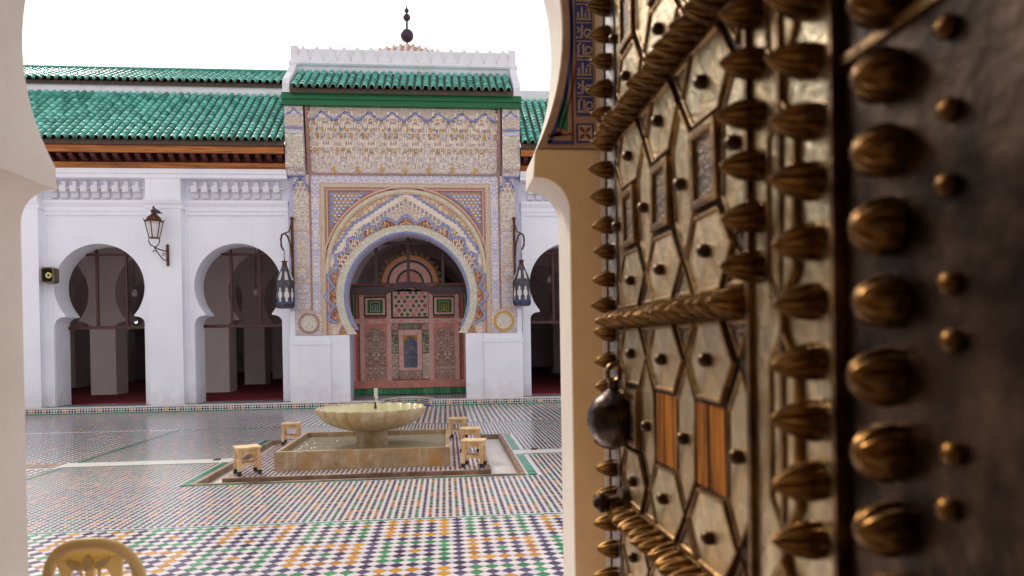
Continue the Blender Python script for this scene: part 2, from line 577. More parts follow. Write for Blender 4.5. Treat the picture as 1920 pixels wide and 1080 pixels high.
M['z_teal'] = glaze('green_border_zellige', hexc(18, 122, 90), hexc(70, 156, 126))
M['grout'] = mat('grout', hexc(196, 170, 156), hexc(176, 152, 146), rough=0.8, ns=3)

# ================================================================== THE COURTYARD FLOOR
X0 = -0.98                                     # axis of the portal and the fountain court
SX0, SX1, SY0, SY1 = -2.93, 0.88, 8.45, 12.10  # sunken surround of the fountain
g = MB()
def sheet(mb, x0, x1, y0, y1, z, m=0):
    mb.add([(x0, y0, z), (x1, y0, z), (x1, y1, z), (x0, y1, z)], [(0, 1, 2, 3)], m)
sheet(g, -60, 60, -60, SY0, 0)
sheet(g, -60, 60, SY1, 80, 0)
sheet(g, -60, SX0, SY0, SY1, 0)
sheet(g, SX1, 60, SY0, SY1, 0)
floor = structure(g.build('courtyard_floor', M['z_white'], fix=False))
s = MB()
s.box(SX0, SX1, SY0, SY1, -0.12, -0.07)
s.build('sunken_marble_floor', M['marble'], floor)
for (a, b, c, d) in ((SX0 - 0.06, SX0, SY0, SY1), (SX1, SX1 + 0.06, SY0, SY1), (SX0 - 0.06, SX1 + 0.06, SY1, SY1 + 0.06), (SX0 - 0.06, SX1 + 0.06, SY0 - 0.05, SY0)):
    s = MB()
    s.box(a, b, c, d, -0.1, 0.012)
    s.build('kerb_stone', M['kerb'], floor)
for (a, b) in ((-5.30, -4.2), (-4.195, SX0 - 0.065), (SX1 + 0.065, 2.0), (2.005, 3.4)):
    s = MB()
    s.frustum(a, b, 9.99, 10.33, -0.03, 0.007, 0.004)
    s.build('marble_slab', M['marble'], floor)
s = MB()
s.box(-9.5, -5.31, 10.0, 10.32, -0.03, 0.006)
s.build('stone_gutter', M['kerb'], floor)

P_BIG, P_SMALL = 0.1135, 0.0635
def tile_colour(i, j):
    a, b = i % 6, j % 6
    if a == 5 or b == 5:
        return 0
    r = max(abs(a - 2), abs(b - 2))
    odd = (i // 6 + j // 6) % 2
    if r == 2:
        c = 1 if odd else 2
    elif r == 1:
        c = 0
    else:
        c = 2 if odd else 1
    if random.random() < 0.035:
        c = random.choice((0, 1, 2))
    return c
ZM = [M['z_dark'], M['z_green'], M['z_ochre'], M['z_white']]
def diamond(mb, cx, cy, h, z, m):
    t = [random.uniform(-0.0006, 0.0006) for _ in range(2)]
    mb.add([(cx - h, cy, z - t[0]), (cx, cy - h, z - t[1]), (cx + h, cy, z + t[0]), (cx, cy + h, z + t[1])], [(0, 1, 2, 3)], m)
HOLES = [(SX0 - 0.2, SX1 + 0.22, SY0 - 0.1, SY1 + 0.1), (-9.6, SX0, 9.93, 10.39), (SX1, 3.5, 9.93, 10.39)]
def in_hole(x, y):
    return any(a < x < b and c < y < d for a, b, c, d in HOLES)
singles = []
def lay(x0, x1, y0, y1, p, name, near=False):
    mb = MB()
    i0, i1 = 0, int((x1 - x0) / p + 1e-6) - 1
    j0, j1 = 0, int((y1 - y0) / p + 1e-6) - 1
    ox, oy = x0 + ((x1 - x0) - (i1 + 1) * p) / 2 + p / 2, y1 - p / 2
    h = p / 2 - 0.0025 if near else p / 2 * (0.80 if p < 0.1 else 0.80)
    for i in range(i0, i1 + 1):
        for j in range(j0, j1 + 1):
            x, y = ox + i * p, oy - j * p
            if in_hole(x, y):
                continue
            c = tile_colour(i, j)
            if near and y > 4.75 and -3.75 < x < 1.15 and x > -0.62 * y - 0.1:
                singles.append((x, y, c))
            else:
                diamond(mb, x, y, h, 0.004, c)
            if near and y < 6.4:
                diamond(mb, x + p / 2, y + p / 2, h, 0.0042, 3)
    return stuff(mb.build(name, ZM, floor, fix=False))
s = MB()
sheet(s, -6.0, 3.2, 4.45, 6.37, 0.002)
s.build('grout_bed', M['grout'], floor, fix=False)
near_field = lay(-6.0, 3.2, 4.45, 6.40, P_BIG, 'near_tile_field', True)
lay(-5.16, 3.10, 6.45, 14.10, P_SMALL, 'middle_tile_field')
lay(-12.5, 8.0, 14.16, 18.19, P_BIG, 'far_tile_field')
lay(-12.5, -5.22, 6.46, 14.1, P_BIG, 'left_tile_field')
lay(3.2, 8.0, 6.46, 14.1, P_BIG, 'right_tile_field')
singles.sort(key=lambda t: t[1])
tm = []
for c in range(3):
    hb = P_BIG / 2 - 0.0025
    q = MB()
    q.add([(-hb, 0, 0), (0, -hb, 0), (hb, 0, 0), (0, hb, 0), (-hb + .002, 0, .0042), (0, -hb + .002, .0042), (hb - .002, 0, .0042), (0, hb - .002, .0042)],
          [(4, 5, 6, 7), (0, 1, 5, 4), (1, 2, 6, 5), (2, 3, 7, 6), (3, 0, 4, 7)])
    tm.append(q.mesh('floor_tile', [ZM[c]]))
rest = MB()
for k, (x, y, c) in enumerate(singles):
    if k < 300:
        o = obj('floor_tile', tm[c], None, floor, loc=(x, y, 0.0), rot=(random.uniform(-.006, .006), random.uniform(-.006, .006), random.uniform(-.02, .02)), world=False)
    else:
        diamond(rest, x, y, P_BIG / 2 - 0.0025, 0.0043, c)
stuff(rest.build('tile_field_edge', ZM, floor, fix=False))
# green glazed border strips
q = MB()
q.frustum(-0.048, 0.048, -0.02, 0.02, 0, 0.0055, 0.002)
bm_ = q.mesh('border_tile', [M['z_teal']])
x = -4.2
while x < 1.4:
    obj('border_tile', bm_, None, floor, loc=(x, 6.425 + random.uniform(-.002, .002), 0), rot=(0, 0, random.uniform(-.02, .02)), world=False)
    x += 0.0985
s = MB()
for (a, b, c, d) in ((-5.22, 3.16, 14.10, 14.16), (-5.22, -5.16, 6.4, 9.93), (-5.22, -5.16, 10.4, 14.1), (3.10, 3.16, 6.4, 14.1),
                     (SX0 - 0.17, SX0 - 0.07, SY0 - 0.1, SY1 + 0.1), (SX1 + 0.09, SX1 + 0.2, SY0 - 0.1, 9.93), (SX1 + 0.09, SX1 + 0.2, 10.4, SY1 + 0.1),
                     (SX0 - 0.17, SX1 + 0.2, SY0 - 0.1, SY0 - 0.06), (-5.2, SX0 - .2, 10.345, 10.385), (SX1 + .2, 3.1, 10.345, 10.385), (-5.2, SX0 - .2, 9.935, 9.975), (SX1 + .2, 3.1, 9.935, 9.975)):
    n = max(1, round(max(b - a, d - c) / 0.1))
    for k in range(n):
        if b - a > d - c:
            sheet(s, a + (b - a) * k / n + 0.002, a + (b - a) * (k + 1) / n - 0.002, c, d, 0.005)
        else:
            sheet(s, a, b, c + (d - c) * k / n + 0.002, c + (d - c) * (k + 1) / n - 0.002, 0.005)
stuff(s.build('green_border_strips', M['z_teal'], floor, fix=False))

# ------------------------------------------------------------------ raised gallery pavement with its tiled step
GZ = 0.16
path = [(-14.0, 18.2), (X0 - 0.62, 18.2)]
path += [(X0 - 0.05 + 0.57 * math.cos(PI - a), 18.2 + 1.15 * math.sin(a)) for a in [PI * i / 20 for i in range(21)]]
path += [(X0 + 0.54, 18.2), (8.5, 18.2)]
outline = path + [(8.5, 44.0), (-14.0, 44.0)]
n = len(outline)
g = MB()
g.add([(p[0], p[1], -0.02) for p in outline] + [(p[0], p[1], GZ - 0.025) for p in outline],
      [tuple(range(n, 2 * n))] + [(i, (i + 1) % n, n + (i + 1) % n, n + i) for i in range(n)])
pave = structure(g.build('gallery_pavement', M['z_white']))
g = MB()
lip = [(p[0], p[1] - 0.015) for p in path]
back = []
for i, p in enumerate(path):
    back.append((p[0], p[1] + 0.2) if not (2 <= i <= 22) else (X0 - 0.05 + (p[0] - X0 + 0.05) * 1.3, 18.2 + (p[1] - 18.2) * 1.08 + 0.12))
k = len(path)
for i in range(k - 1):
    a, b, c, d = lip[i], lip[i + 1], back[i + 1], back[i]
    g.add([(*a, GZ - 0.03), (*b, GZ - 0.03), (*c, GZ - 0.03), (*d, GZ - 0.03), (*a, GZ + 0.002), (*b, GZ + 0.002), (*c, GZ + 0.002), (*d, GZ + 0.002)],
          [(4, 5, 6, 7), (0, 1, 5, 4), (2, 3, 7, 6), (0, 3, 2, 1)])
g.build('marble_edge', M['marble'], pave)
# riser: two rows of small glazed diamonds on white, green line below
def along(path, step):
    out, carry = [], step / 2
    for (a, b) in zip(path, path[1:]):
        L = math.hypot(b[0] - a[0], b[1] - a[1])
        t = carry
        while t < L:
            out.append((a[0] + (b[0] - a[0]) * t / L, a[1] + (b[1] - a[1]) * t / L, (b[0] - a[0]) / L, (b[1] - a[1]) / L))
            t += step
        carry = t - L
    return out
g = MB()
pp = 0.066
seq = [0, 0, 2, 0, 0, 1, 1, 0, 0, 2, 2, 0]
for i, (x, y, tx, ty) in enumerate(along(path, pp)):
    if x > 6 or x < -13:
        continue
    h = pp / 2 * 0.99
    for r in range(2):
        z = 0.031 + pp * (r + 0.5) - 0.004
        c = seq[(i // 1) % len(seq)]
        nx, ny = ty, -tx
        e = 0.004
        g.add([(x - h * tx + e * nx, y - h * ty + e * ny, z), (x + e * nx, y + e * ny, z - h), (x + h * tx + e * nx, y + h * ty + e * ny, z), (x + e * nx, y + e * ny, z + h)], [(0, 1, 2, 3)], c)
stuff(g.build('step_riser_tiles', [M['z_black'], M['z_green'], M['z_ochre']], pave, fix=False))
g = MB()
for (a, b) in zip(path, path[1:]):
    g.add([(a[0], a[1] - 0.005, 0.0), (b[0], b[1] - 0.005, 0.0), (b[0], b[1] - 0.005, 0.024), (a[0], a[1] - 0.005, 0.024)], [(0, 1, 2, 3)])
g.build('green_base_line', M['z_green'], pave, fix=False)
# dark and white tiles on the gallery edge
g = MB()
for i in range(-160, 90):
    for j in range(0, 22):
        x, y = X0 + i * 0.08, 18.52 + j * 0.08
        if ((x - X0 + 0.05) / 0.76) ** 2 + ((y - 18.2) / 1.42) ** 2 < 1:
            continue
        diamond(g, x, y, 0.036, GZ - 0.019, 0 if (i + j) % 3 else random.choice((0, 1, 2)))
stuff(g.build('gallery_tile_field', ZM, pave, fix=False))
g = MB()
g.box(-14, X0 - 2.9, 19.75, 43.5, GZ - 0.02, GZ + 0.012)
carpet_l = T(g.build('carpet', M['carpet']), 'dark crimson prayer carpet covering the gallery floor behind the two left arches', 'carpet')
g = MB()
g.box(X0 + 2.9, 8.4, 19.75, 43.5, GZ - 0.02, GZ + 0.012)
carpet_r = T(g.build('carpet', M['carpet']), 'strip of crimson carpet seen through the arch right of the portal', 'carpet')

# ================================================================== ARCADE WINGS
tile_len, tile_pitch = 0.205, 0.195
def barrel(name):
    q = MB()
    n, L = 6, tile_len * 1.12
    vs, r0, r1 = [], 0.074, 0.064
    for (yy, r) in ((0.0, r0), (L, r1)):
        for rr in (r, r - 0.014):
            for i in range(n + 1):
                a = PI * i / n
                vs.append((rr * math.cos(a), yy, rr * math.sin(a) * 1.1))
    k = n + 1
    fs = []
    for i in range(n):
        fs.append((i, i + 1, 2 * k + i + 1, 2 * k + i))
        fs.append((k + i + 1, k + i, 3 * k + i, 3 * k + i + 1))
        fs.append((i + 1, i, k + i, k + i + 1))
    q.add(vs, fs)
    return q.mesh(name, [M['tile_green']], smooth=True)
TILE = barrel('roof_tile')

def tiled_roof(parent, x0, x1, ya, za, yb, zb, name='roof', limit=300, step=1.0):
    """a slope from (ya, za) at the eave to (yb, zb); tiles laid in columns up the slope"""
    L = math.hypot(yb - ya, zb - za)
    ang = math.atan2(zb - za, yb - ya)
    cy, cz = math.cos(ang), math.sin(ang)
    base = MB()
    base.prism_x([(ya + 0.03, za - 0.03), (yb, zb - 0.03), (yb, zb - 0.14), (ya + 0.03, za - 0.14)], x0, x1)
    roof = base.build(name, M['pan'], parent)
    ncol = max(2, round((x1 - x0) / tile_pitch))
    nrow = max(2, round(L / tile_len))
    pans, extra = MB(), MB()
    spots = []
    for c in range(ncol):
        x = x0 + (c + 0.5) * (x1 - x0) / ncol
        for r in range(nrow):
            spots.append((r, x))
        xc = x + (x1 - x0) / ncol / 2
        if xc < x1:                            # upturned pan tiles between the barrels
            vs, kk = [], 5
            for (t, dz) in ((-0.05, 0), (L, 0)):
                for i in range(kk + 1):
                    a = PI * (1 + i / kk)
                    px, pz = 0.06 * math.cos(a), 0.05 * math.sin(a) + 0.03
                    vs.append((xc + px, ya + t * cy - pz * cz, za + t * cz + pz * cy))
            pans.add(vs, [(i, i + 1, kk + 2 + i, kk + 1 + i) for i in range(kk)])
    pans.build('pan_rows', M['pan'], roof, fix=False)
    spots.sort(key=lambda s_: s_[0])
    for k_, (r, x) in enumerate(spots):
        t = r * L / nrow - 0.02
        loc = Vector((x + random.uniform(-.004, .004), ya + t * cy - 0.012 * cz, za + t * cz + 0.012 * cy))
        rot = (ang - 0.06 + random.uniform(-.012, .012), random.uniform(-.02, .02), random.uniform(-.012, .012))
        if k_ < limit:
            o = obj('roof_tile', TILE, None, roof)
            o.location, o.rotation_euler = loc, rot
        else:
            mx = Matrix.LocRotScale(loc, Euler(rot), None)
            extra.add([mx @ v.co for v in TILE.vertices], [tuple(p.vertices) for p in TILE.polygons])
    if extra.v:
        stuff(extra.build('upper_tile_rows', M['tile_green'], roof, smooth=True, fix=False))
    return roof

WY = 18.70                                      # face of the arcade wall
ARCH = dict(z0=GZ - 0.01, wj=1.09, zc=3.18, R=1.10, zs=2.47)
def pillar(parent, c):
    q = MB()
    q.box(c - 0.41, c + 0.41, 18.42, WY + 0.02, GZ, 5.13)
    q.build('pillar', M['white'], parent)
    q = MB()
    q.prism_x([(WY + .01, 5.13), (18.40, 5.13), (18.40, 5.21), (18.36, 5.25), (18.33, 5.33), (18.33, 5.37), (WY + .01, 5.37)], c - 0.45, c + 0.45)
    q.build('capital', M['white'], parent)
    q = MB()
    q.box(c - 0.425, c + 0.425, 18.375, WY + 0.02, 5.372, 5.88)
    q.build('pilaster_head', M['white'], parent)

br = MB()
br.box(-0.045, 0.045, -0.13, 0, 0.335, 0.45)
br.box(-0.075, 0.075, -0.20, 0, 0.17, 0.333)
br.box(-0.075, 0.075, -0.10, 0, 0.03, 0.168)
BRACKET = br.mesh('bracket', [M['white']])
wb = MB()
wb.prism_x([(0, 0), (-0.20, 0.04), (-0.34, 0.10), (-0.34, 0.22), (0, 0.22)], -0.055, 0.055)
WBRACKET = wb.mesh('timber_bracket', [M['wood_dark']])

def wing(name, label, x0, x1, arches, pillars, bays, upper=True):
    w = empty(name, ((x0 + x1) / 2, 19.0, GZ), label, 'building')
    plate('wall', [rect(x0, x1, GZ - 0.01, 6.1)] + [], WY, WY + 0.7, M['white'], w) if not arches else None
    if arches:                                   # one outline: the openings reach down to the floor
        out = [(x0, GZ - 0.01)]
        for c in arches:
            hs = horseshoe(c, **ARCH)
            out += [hs[0]] + hs[:1:-1] + [hs[1]]
        out += [(x1, GZ - 0.01), (x1, 6.1), (x0, 6.1)]
        plate('wall', [out], WY, WY + 0.7, M['white'], w)
    for c in arches:
        L, R_ = c - 1.71 + 0.40, c + 1.71 - 0.40
        L, R_ = max(L, x0 + 0.02), min(R_, x1 - 0.02)
        fr = [(L, GZ), (c - 1.10, GZ), (c - 1.10, 2.24), (c - 1.24, 2.24), (c - 1.24, 5.0), (c + 1.24, 5.0), (c + 1.24, 2.24), (c + 1.10, 2.24), (c + 1.10, GZ), (R_, GZ), (R_, 5.10), (L, 5.10)]
        plate('panel_frame', [fr], WY - 0.045, WY + 0.01, M['white'], w)
        # timber window frame in the arch
        yf = WY + 0.62
        q = MB()
        q.box(c - 1.12, c + 1.12, yf, yf + 0.06, 2.12, 2.20)
        q.build('transom', M['wood_frame'], w)
        for dx in (-0.36, 0.38):
            q = MB()
            q.box(c + dx - 0.03, c + dx + 0.03, yf + .002, yf + 0.058, 2.2, 4.26)
            q.build('mullion', M['wood_frame'], w)
        q = MB()
        q.box(c - 0.62, c + 0.72, yf + .004, yf + 0.056, 4.05, 4.11)
        q.build('head_rail', M['wood_frame'], w)
        q = MB()
        q.box(c - 1.12, c + 1.12, yf + 0.075, yf + 0.079, 2.2, 4.32)
        q.build('mesh_screen', M['mesh'], w)
    for c in pillars:
        pillar(w, c)
    for (a, b) in bays:
        q = MB()
        q.prism_x([(WY + .01, 5.10), (18.63, 5.10), (18.63, 5.20), (18.60, 5.24), (18.56, 5.30), (18.56, 5.36), (WY + .01, 5.36)], a, b)
        q.build('string_course', M['white'], w)
        q = MB()
        q.box(a + 0.1, b - 0.1, 18.60, WY + 0.01, 5.66, 5.70)
        q.build('frieze_strip', M['white'], w)
        n_ = max(3, round((b - a - 0.3) / 0.243))
        for k_ in range(n_):
            xx = a + 0.15 + (b - a - 0.3) * (k_ + 0.5) / n_
            o = obj('bracket', BRACKET, None, w)
            o.location = (xx, WY + 0.004, 5.39)
    q = MB()
    q.box(x0, x1, 18.345, WY + 0.03, 5.88, 5.985)
    q.build('cornice', M['white'], w)
    q = MB()
    q.box(x0, x1, 18.31, WY + 0.04, 5.987, 6.105)
    q.build('cornice', M['white'], w)
    q = MB()
    q.box(x0, x1, 18.40, 18.6, 6.108, 6.28)
    q.build('lower_timber_board', M['wood_ochre'], w)
    q = MB()
    q.box(x0, x1, 18.47, 18.6, 6.282, 6.70)
    q.build('dark_back_board', M['wood_dark'], w)
    n_ = round((x1 - x0) / 0.262)
    for k_ in range(n_):
        o = obj('timber_bracket', WBRACKET, None, w)
        o.location = (x0 + (x1 - x0) * (k_ + 0.5) / n_, 18.465, 6.285)
    q = MB()
    q.box(x0, x1, 18.03, 18.11, 6.44, 6.60)
    q.build('weathered_fascia_board', M['wood_ochre'], w)
    q = MB()
    q.box(x0, x1, 17.99, 18.5, 6.602, 6.70)
    q.build('eave_board', M['wood_dark'], w)
    tiled_roof(w, x0, x1, 17.95, 6.75, 20.3, 8.66)
    if upper:
        q = MB()
        q.box(x0, x1, 20.28, 20.6, 8.3, 8.98)
        q.build('roof_wall', M['white2'], w)
        r2 = tiled_roof(w, x0, x1, 20.2, 9.0, 21.5, 9.72, name='upper_roof', limit=120)
        q = MB()
        q.tube([(x0, 21.5, 9.78), (x1, 21.5, 9.78)], 0.075, 8)
        q.build('ridge_cap', M['tile_green'], w)
    else:
        q = MB()
        q.box(x0, x1, 20.28, 20.6, 8.3, 8.93)
        q.build('roof_wall', M['white2'], w)
    return w

k = NT('brown_wire_mesh')
tr = k.new('ShaderNodeBsdfTransparent')
mx_ = k.new('ShaderNodeMixShader')
mx_.inputs[0].default_value = 0.15
k.p.inputs['Base Color'].default_value = (*hexc(80, 56, 56), 1)
k.p.inputs['Roughness'].default_value = 0.7
k.link(tr.outputs[0], mx_.inputs[1])
k.link(k.p.outputs[0], mx_.inputs[2])
k.link(mx_.outputs[0], k.n['Material Output'].inputs['Surface'])
M['mesh'] = k.m

wing_l = wing('arcade_wing', 'white arcade left of the portal with two horseshoe arches and a long green tiled roof',
              -13.2, X0 - 3.0, [-12.17, -8.75, -5.33], [-10.46, -7.04], [(-13.1, -10.89), (-10.03, -7.47), (-6.61, X0 - 3.03)])
wing_r = wing('arcade_wing', 'white arcade right of the portal, one half hidden arch under green roof tiles',
              X0 + 3.0, 7.6, [3.37], [5.1], [(X0 + 3.03, 4.67)], upper=False)

# ------------------------------------------------------------------ inner arcades, ceiling and back wall of the gallery
def inner_arcade(y, label, x0=-14.0, x1=8.5, zc=3.35):
    w = empty('inner_arcade', ((x0 + x1) / 2, y, GZ), label, 'arcade', 'rows of white arches inside the dark gallery')
    out = [(x0, GZ - 0.01)]
    cs = [-12.36, -8.94, -5.52, X0, 3.56, 6.98]
    for c in cs:
        if c == X0:
            hs = horseshoe(c, GZ - 0.01, 1.9, 3.1, 1.9, 2.3, seg=40)
        else:
            hs = horseshoe(c, GZ - 0.01, 1.33, zc, 1.32, 2.5, seg=36)
        out += [hs[0]] + hs[:1:-1] + [hs[1]]
    out += [(x1, GZ - 0.01), (x1, 5.8), (x0, 5.8)]
    plate('arch_wall', [out], y, y + 0.8, M['hall'], w)
    return w
inner_arcade(22.9, 'nearest row of pale arches inside the gallery, just behind the courtyard arcade')
inner_arcade(27.3, 'second row of dim arches deeper inside the gallery')
inner_arcade(31.6, 'third and darkest row of arches deep inside the gallery')
g = MB()
g.box(-14, 8.5, WY + 0.705, 44, 5.8, 5.95)
structure(g.build('gallery_ceiling', M['hall']))  # pale plaster in place of dark cedar, to bounce daylight into the gallery
g = MB()
g.box(-14, 8.5, 40, 40.2, 0, 5.8)
g.box(-14.2, -14.0, WY, 44, 0, 5.8)
g.box(8.5, 8.7, WY, 44, 0, 5.8)
structure(g.build('gallery_back_walls', M['hall']))

# ================================================================== THE PORTAL
PY = 18.45                                      # face of the carved portal wall
portal = empty('portal', (X0, 18.8, GZ), 'tall carved stucco portal with a pointed horseshoe arch, green beam and tiled hood', 'portal')
def U(u):
    return X0 + u
POP = dict(z0=GZ - 0.01, wj=1.50, zc=2.86, R=1.575, zs=2.04)
hs = horseshoe(X0, drop=0.03, cav=0.15, seg=64, point=0.035, **POP)
# structural wall with the arch opening
out = [(U(-2.98), GZ - 0.01), hs[0]] + hs[:1:-1] + [hs[1], (U(2.98), GZ - 0.01), (U(2.98), 8.0), (U(-2.98), 8.0)]
plate('arch_wall', [out], PY + 0.03, PY + 0.62, M['lavender'], portal)
for s_ in (-1, 1):
    # white dado piers either side
    def sx(a, b):
        return (U(s_ * a), U(s_ * b)) if s_ > 0 else (U(s_ * b), U(s_ * a))
    q = MB()
    a, b = sx(1.98, 3.0)
    q.box(a, b, 18.33, PY + 0.05, GZ, 1.62)
    q.build('dado_pier', M['white'], portal)
    q = MB()
    a, b = sx(1.95, 3.01)
    q.box(a, b, 18.315, PY + 0.05, 1.622, 1.73)
    q.build('dado_cap', M['white'], portal)
    q = MB()
    a, b = sx(1.98, 3.0)
    q.box(a, b, 18.36, PY + 0.05, 1.732, 1.86)
    q.build('dado_band', M['white'], portal)
    q = MB()
    a, b = sx(1.502, 1.978)
    q.box(a, b, 18.40, PY + 0.05, GZ, 1.865)
    q.build('jamb_pier', M['white'], portal)
    # white edge beside the carved pilaster
    q = MB()
    a, b = sx(2.86, 2.99)
    q.box(a, b, 18.41, PY + 0.05, 1.862, 2.50)
    q.build('edge_strip', M['white'], portal)

def ring(cx, cz, r0, r1, a0, a1, n=72, pt=0.0):
    def P(r, a):
        x, z = r * math.cos(a), r * math.sin(a)
        if z > 0 and pt:
            z *= 1 + pt * (1 - abs(x) / r)
        return (cx + x, cz + z)
    return [P(r1, a0 + (a1 - a0) * i / n) for i in range(n + 1)] + [P(r0, a1 + (a0 - a1) * i / n) for i in range(n + 1)]
def layer(name, outlines, front, material, bevel=0.0, parent=None):
    return plate(name, outlines, PY - front, PY + 0.035, material, parent or portal, bevel)

# ---- field of painted plaster round the arch (outer boundary u +-2.02, top 5.72)
aS = -math.asin((POP['zc'] - 1.88) / 1.84)
def arch_outer(R, n=72, pt=0.035, zb=1.88):
    a0 = -math.asin(min(1, (POP['zc'] - zb) / R))
    pts = []
    for i in range(n + 1):
        a = a0 + (PI - 2 * a0) * i / n
        x, z = R * math.cos(a), R * math.sin(a)
        if z > 0:
            z *= 1 + pt * (1 - abs(x) / R)
        pts.append((U(x), POP['zc'] + z))
    return pts                                   # right foot -> crown -> left foot
R1, R2 = 1.632, 1.83
inner = arch_outer(R2)
fieldp = [(U(-2.03), 1.88), (U(-2.03), 5.74), (U(2.03), 5.74), (U(2.03), 1.88)] + inner
layer('flower_field', [fieldp], 0.0, M['st_field'])
# ---- carved green ring and blue arris
gr = arch_outer(R2 - 0.004) + list(reversed(arch_outer(R1)))
gr_o = layer('carved_arch_ring', [gr], 0.012, M['st_green'])
tri_l = [(U(-1.49), 1.88), (U(-1.345), 2.03), (U(-1.33), 2.26), (U(-1.40), 2.30), (U(-1.56), 1.88)]
bl = arch_outer(R1 - 0.004, zb=2.10) + list(reversed(arch_outer(1.585, zb=2.10)))
layer('blue_arris', [bl], 0.016, M['blue'])
for s_ in (-1, 1):
    c = [(U(s_ * 1.36), 2.05), (U(s_ * 1.345), 2.09), (U(s_ * 1.40), 2.095), (U(s_ * 1.62), 1.885), (U(s_ * 1.50), 1.885)]
    c = c if s_ < 0 else c[::-1]
    layer('impost_corner', [c], 0.010, M['st_red'])
# ---- lobed ribbon
M['ribbon'] = mat('grey_blue_ribbon', hexc(142, 148, 184), hexc(168, 168, 192), rough=0.7, ns=9)
def lobes(rp, rv, n_half=7, step=rad(15.0)):
    pts = []
    K = 8
    tot = n_half * 2 + 1
    for k_ in range(tot):
        ac = PI / 2 + (k_ - n_half) * step
        for i in range(K):
            t = -0.5 + i / K
            a = ac + t * step
            w_ = 1 - abs(2 * t)
            r = rv + (rp - rv) * (0.35 * math.sin(w_ * PI / 2) + 0.65 * w_ ** 0.9)
            x, z = r * math.cos(a), r * math.sin(a)
            pts.append((U(x), POP['zc'] + z))
    return pts                                    # right foot -> crown -> left foot
lo = lobes(2.125, 1.895)
li = lobes(2.06, 1.845)
li = [p for p in li]
rib = lo + li[::-1]
layer('lobed_ribbon', [rib], 0.065, M['ribbon'], 0.0)
lo2 = lobes(2.145, 1.915)
ed = lo2 + lobes(2.112, 1.885)[::-1]
layer('blue_lobe_edge', [ed], 0.072, M['blue'])
red_in = arch_outer(R2 + 0.002, zb=2.0)
rp_ = li + [(U(-1.95), 2.0)] + red_in[::-1][:] if False else None
for k_ in range(17):                              # red carved cushions between the ring and each lobe
    ac = PI / 2 + (k_ - 8) * rad(15)
    seg = []
    for i in range(9):
        t = -0.46 + 0.92 * i / 8
        a = ac + t * rad(15)
        r = 1.835 + 0.215 * (1 - abs(2 * t))
        seg.append((U(r * math.cos(a)), POP['zc'] + r * math.sin(a) * (1.012 if math.sin(a) > 0.5 else 1)))
    layer('carved_cushion', [seg], 0.03, M['st_red'])

# ---- outer pointed moulding, leaf band and stepped blue line
OC = 3.45
def oarc(R, n=60, z_lo=0.0):
    pts = []
    for i in range(n + 1):
        a = PI * i / n
        x, z = R * math.cos(a), R * math.sin(a)
        pts.append((U(x * 0.96), OC + z))
    return pts
zig = [(0.0, 5.56), (0.24, 5.43), (0.50, 5.27), (0.74, 5.11), (0.97, 4.95), (1.32, 4.74), (1.46, 4.58), (1.60, 4.38), (1.76, 4.16), (1.90, 3.95), (2.05, 3.72)]
def along_zig(step):
    P = [Vector((a, b)) for a, b in zig]
    res, carry = [], 0.0
    for a, b in zip(P, P[1:]):
        L = (b - a).length
        t = carry
        while t < L:
            res.append((a + (b - a) * t / L, (b - a) / L))
            t += step
        carry = t - L
    return res
steps = along_zig(0.125)
def zig_line(off, amp):
    """wavy line of small scallops along the stepped arch; off moves it inwards"""
    half = []
    for p, d in steps:
        nrm = Vector((-d.y, d.x))
        if nrm.y < 0:
            nrm = -nrm
        for t, h in ((0.0, 0.0), (0.03, 0.7), (0.062, 1.0), (0.095, 0.7)):
            q_ = p + d * t + nrm * (h * amp - off)
            half.append((q_.x, q_.y))
    left = [(U(-x), z) for x, z in half[::-1]]
    right = [(U(x), z) for x, z in half]
    return left + right                           # left foot -> apex -> right foot
zl_out, zl_in = zig_line(-0.02, 0.045), zig_line(0.03, 0.045)
leaf = oarc(2.06) + zl_out                         # right -> crown -> left, then back along the zigzag
layer('gilded_leaf_band', [leaf], 0.03, M['st_leaf'])
layer('blue_stepped_line', [zl_out + zl_in[::-1]], 0.055, M['blue'])
layer('pale_stepped_band', [zig_line(0.032, 0.045) + zig_line(0.16, 0.03)[::-1]], 0.035, M['muq'])
for (r0, r1, f_, mk) in ((2.06, 2.10, 0.06, 'stripe'), (2.10, 2.165, 0.075, 'roll'), (2.165, 2.195, 0.055, 'stripe'), (2.195, 2.225, 0.05, 'stripe2'), (2.225, 2.265, 0.065, 'stripe')):
    layer('arch_moulding', [oarc(r1 - 0.001) + oarc(r0)[::-1]], f_, M[mk])
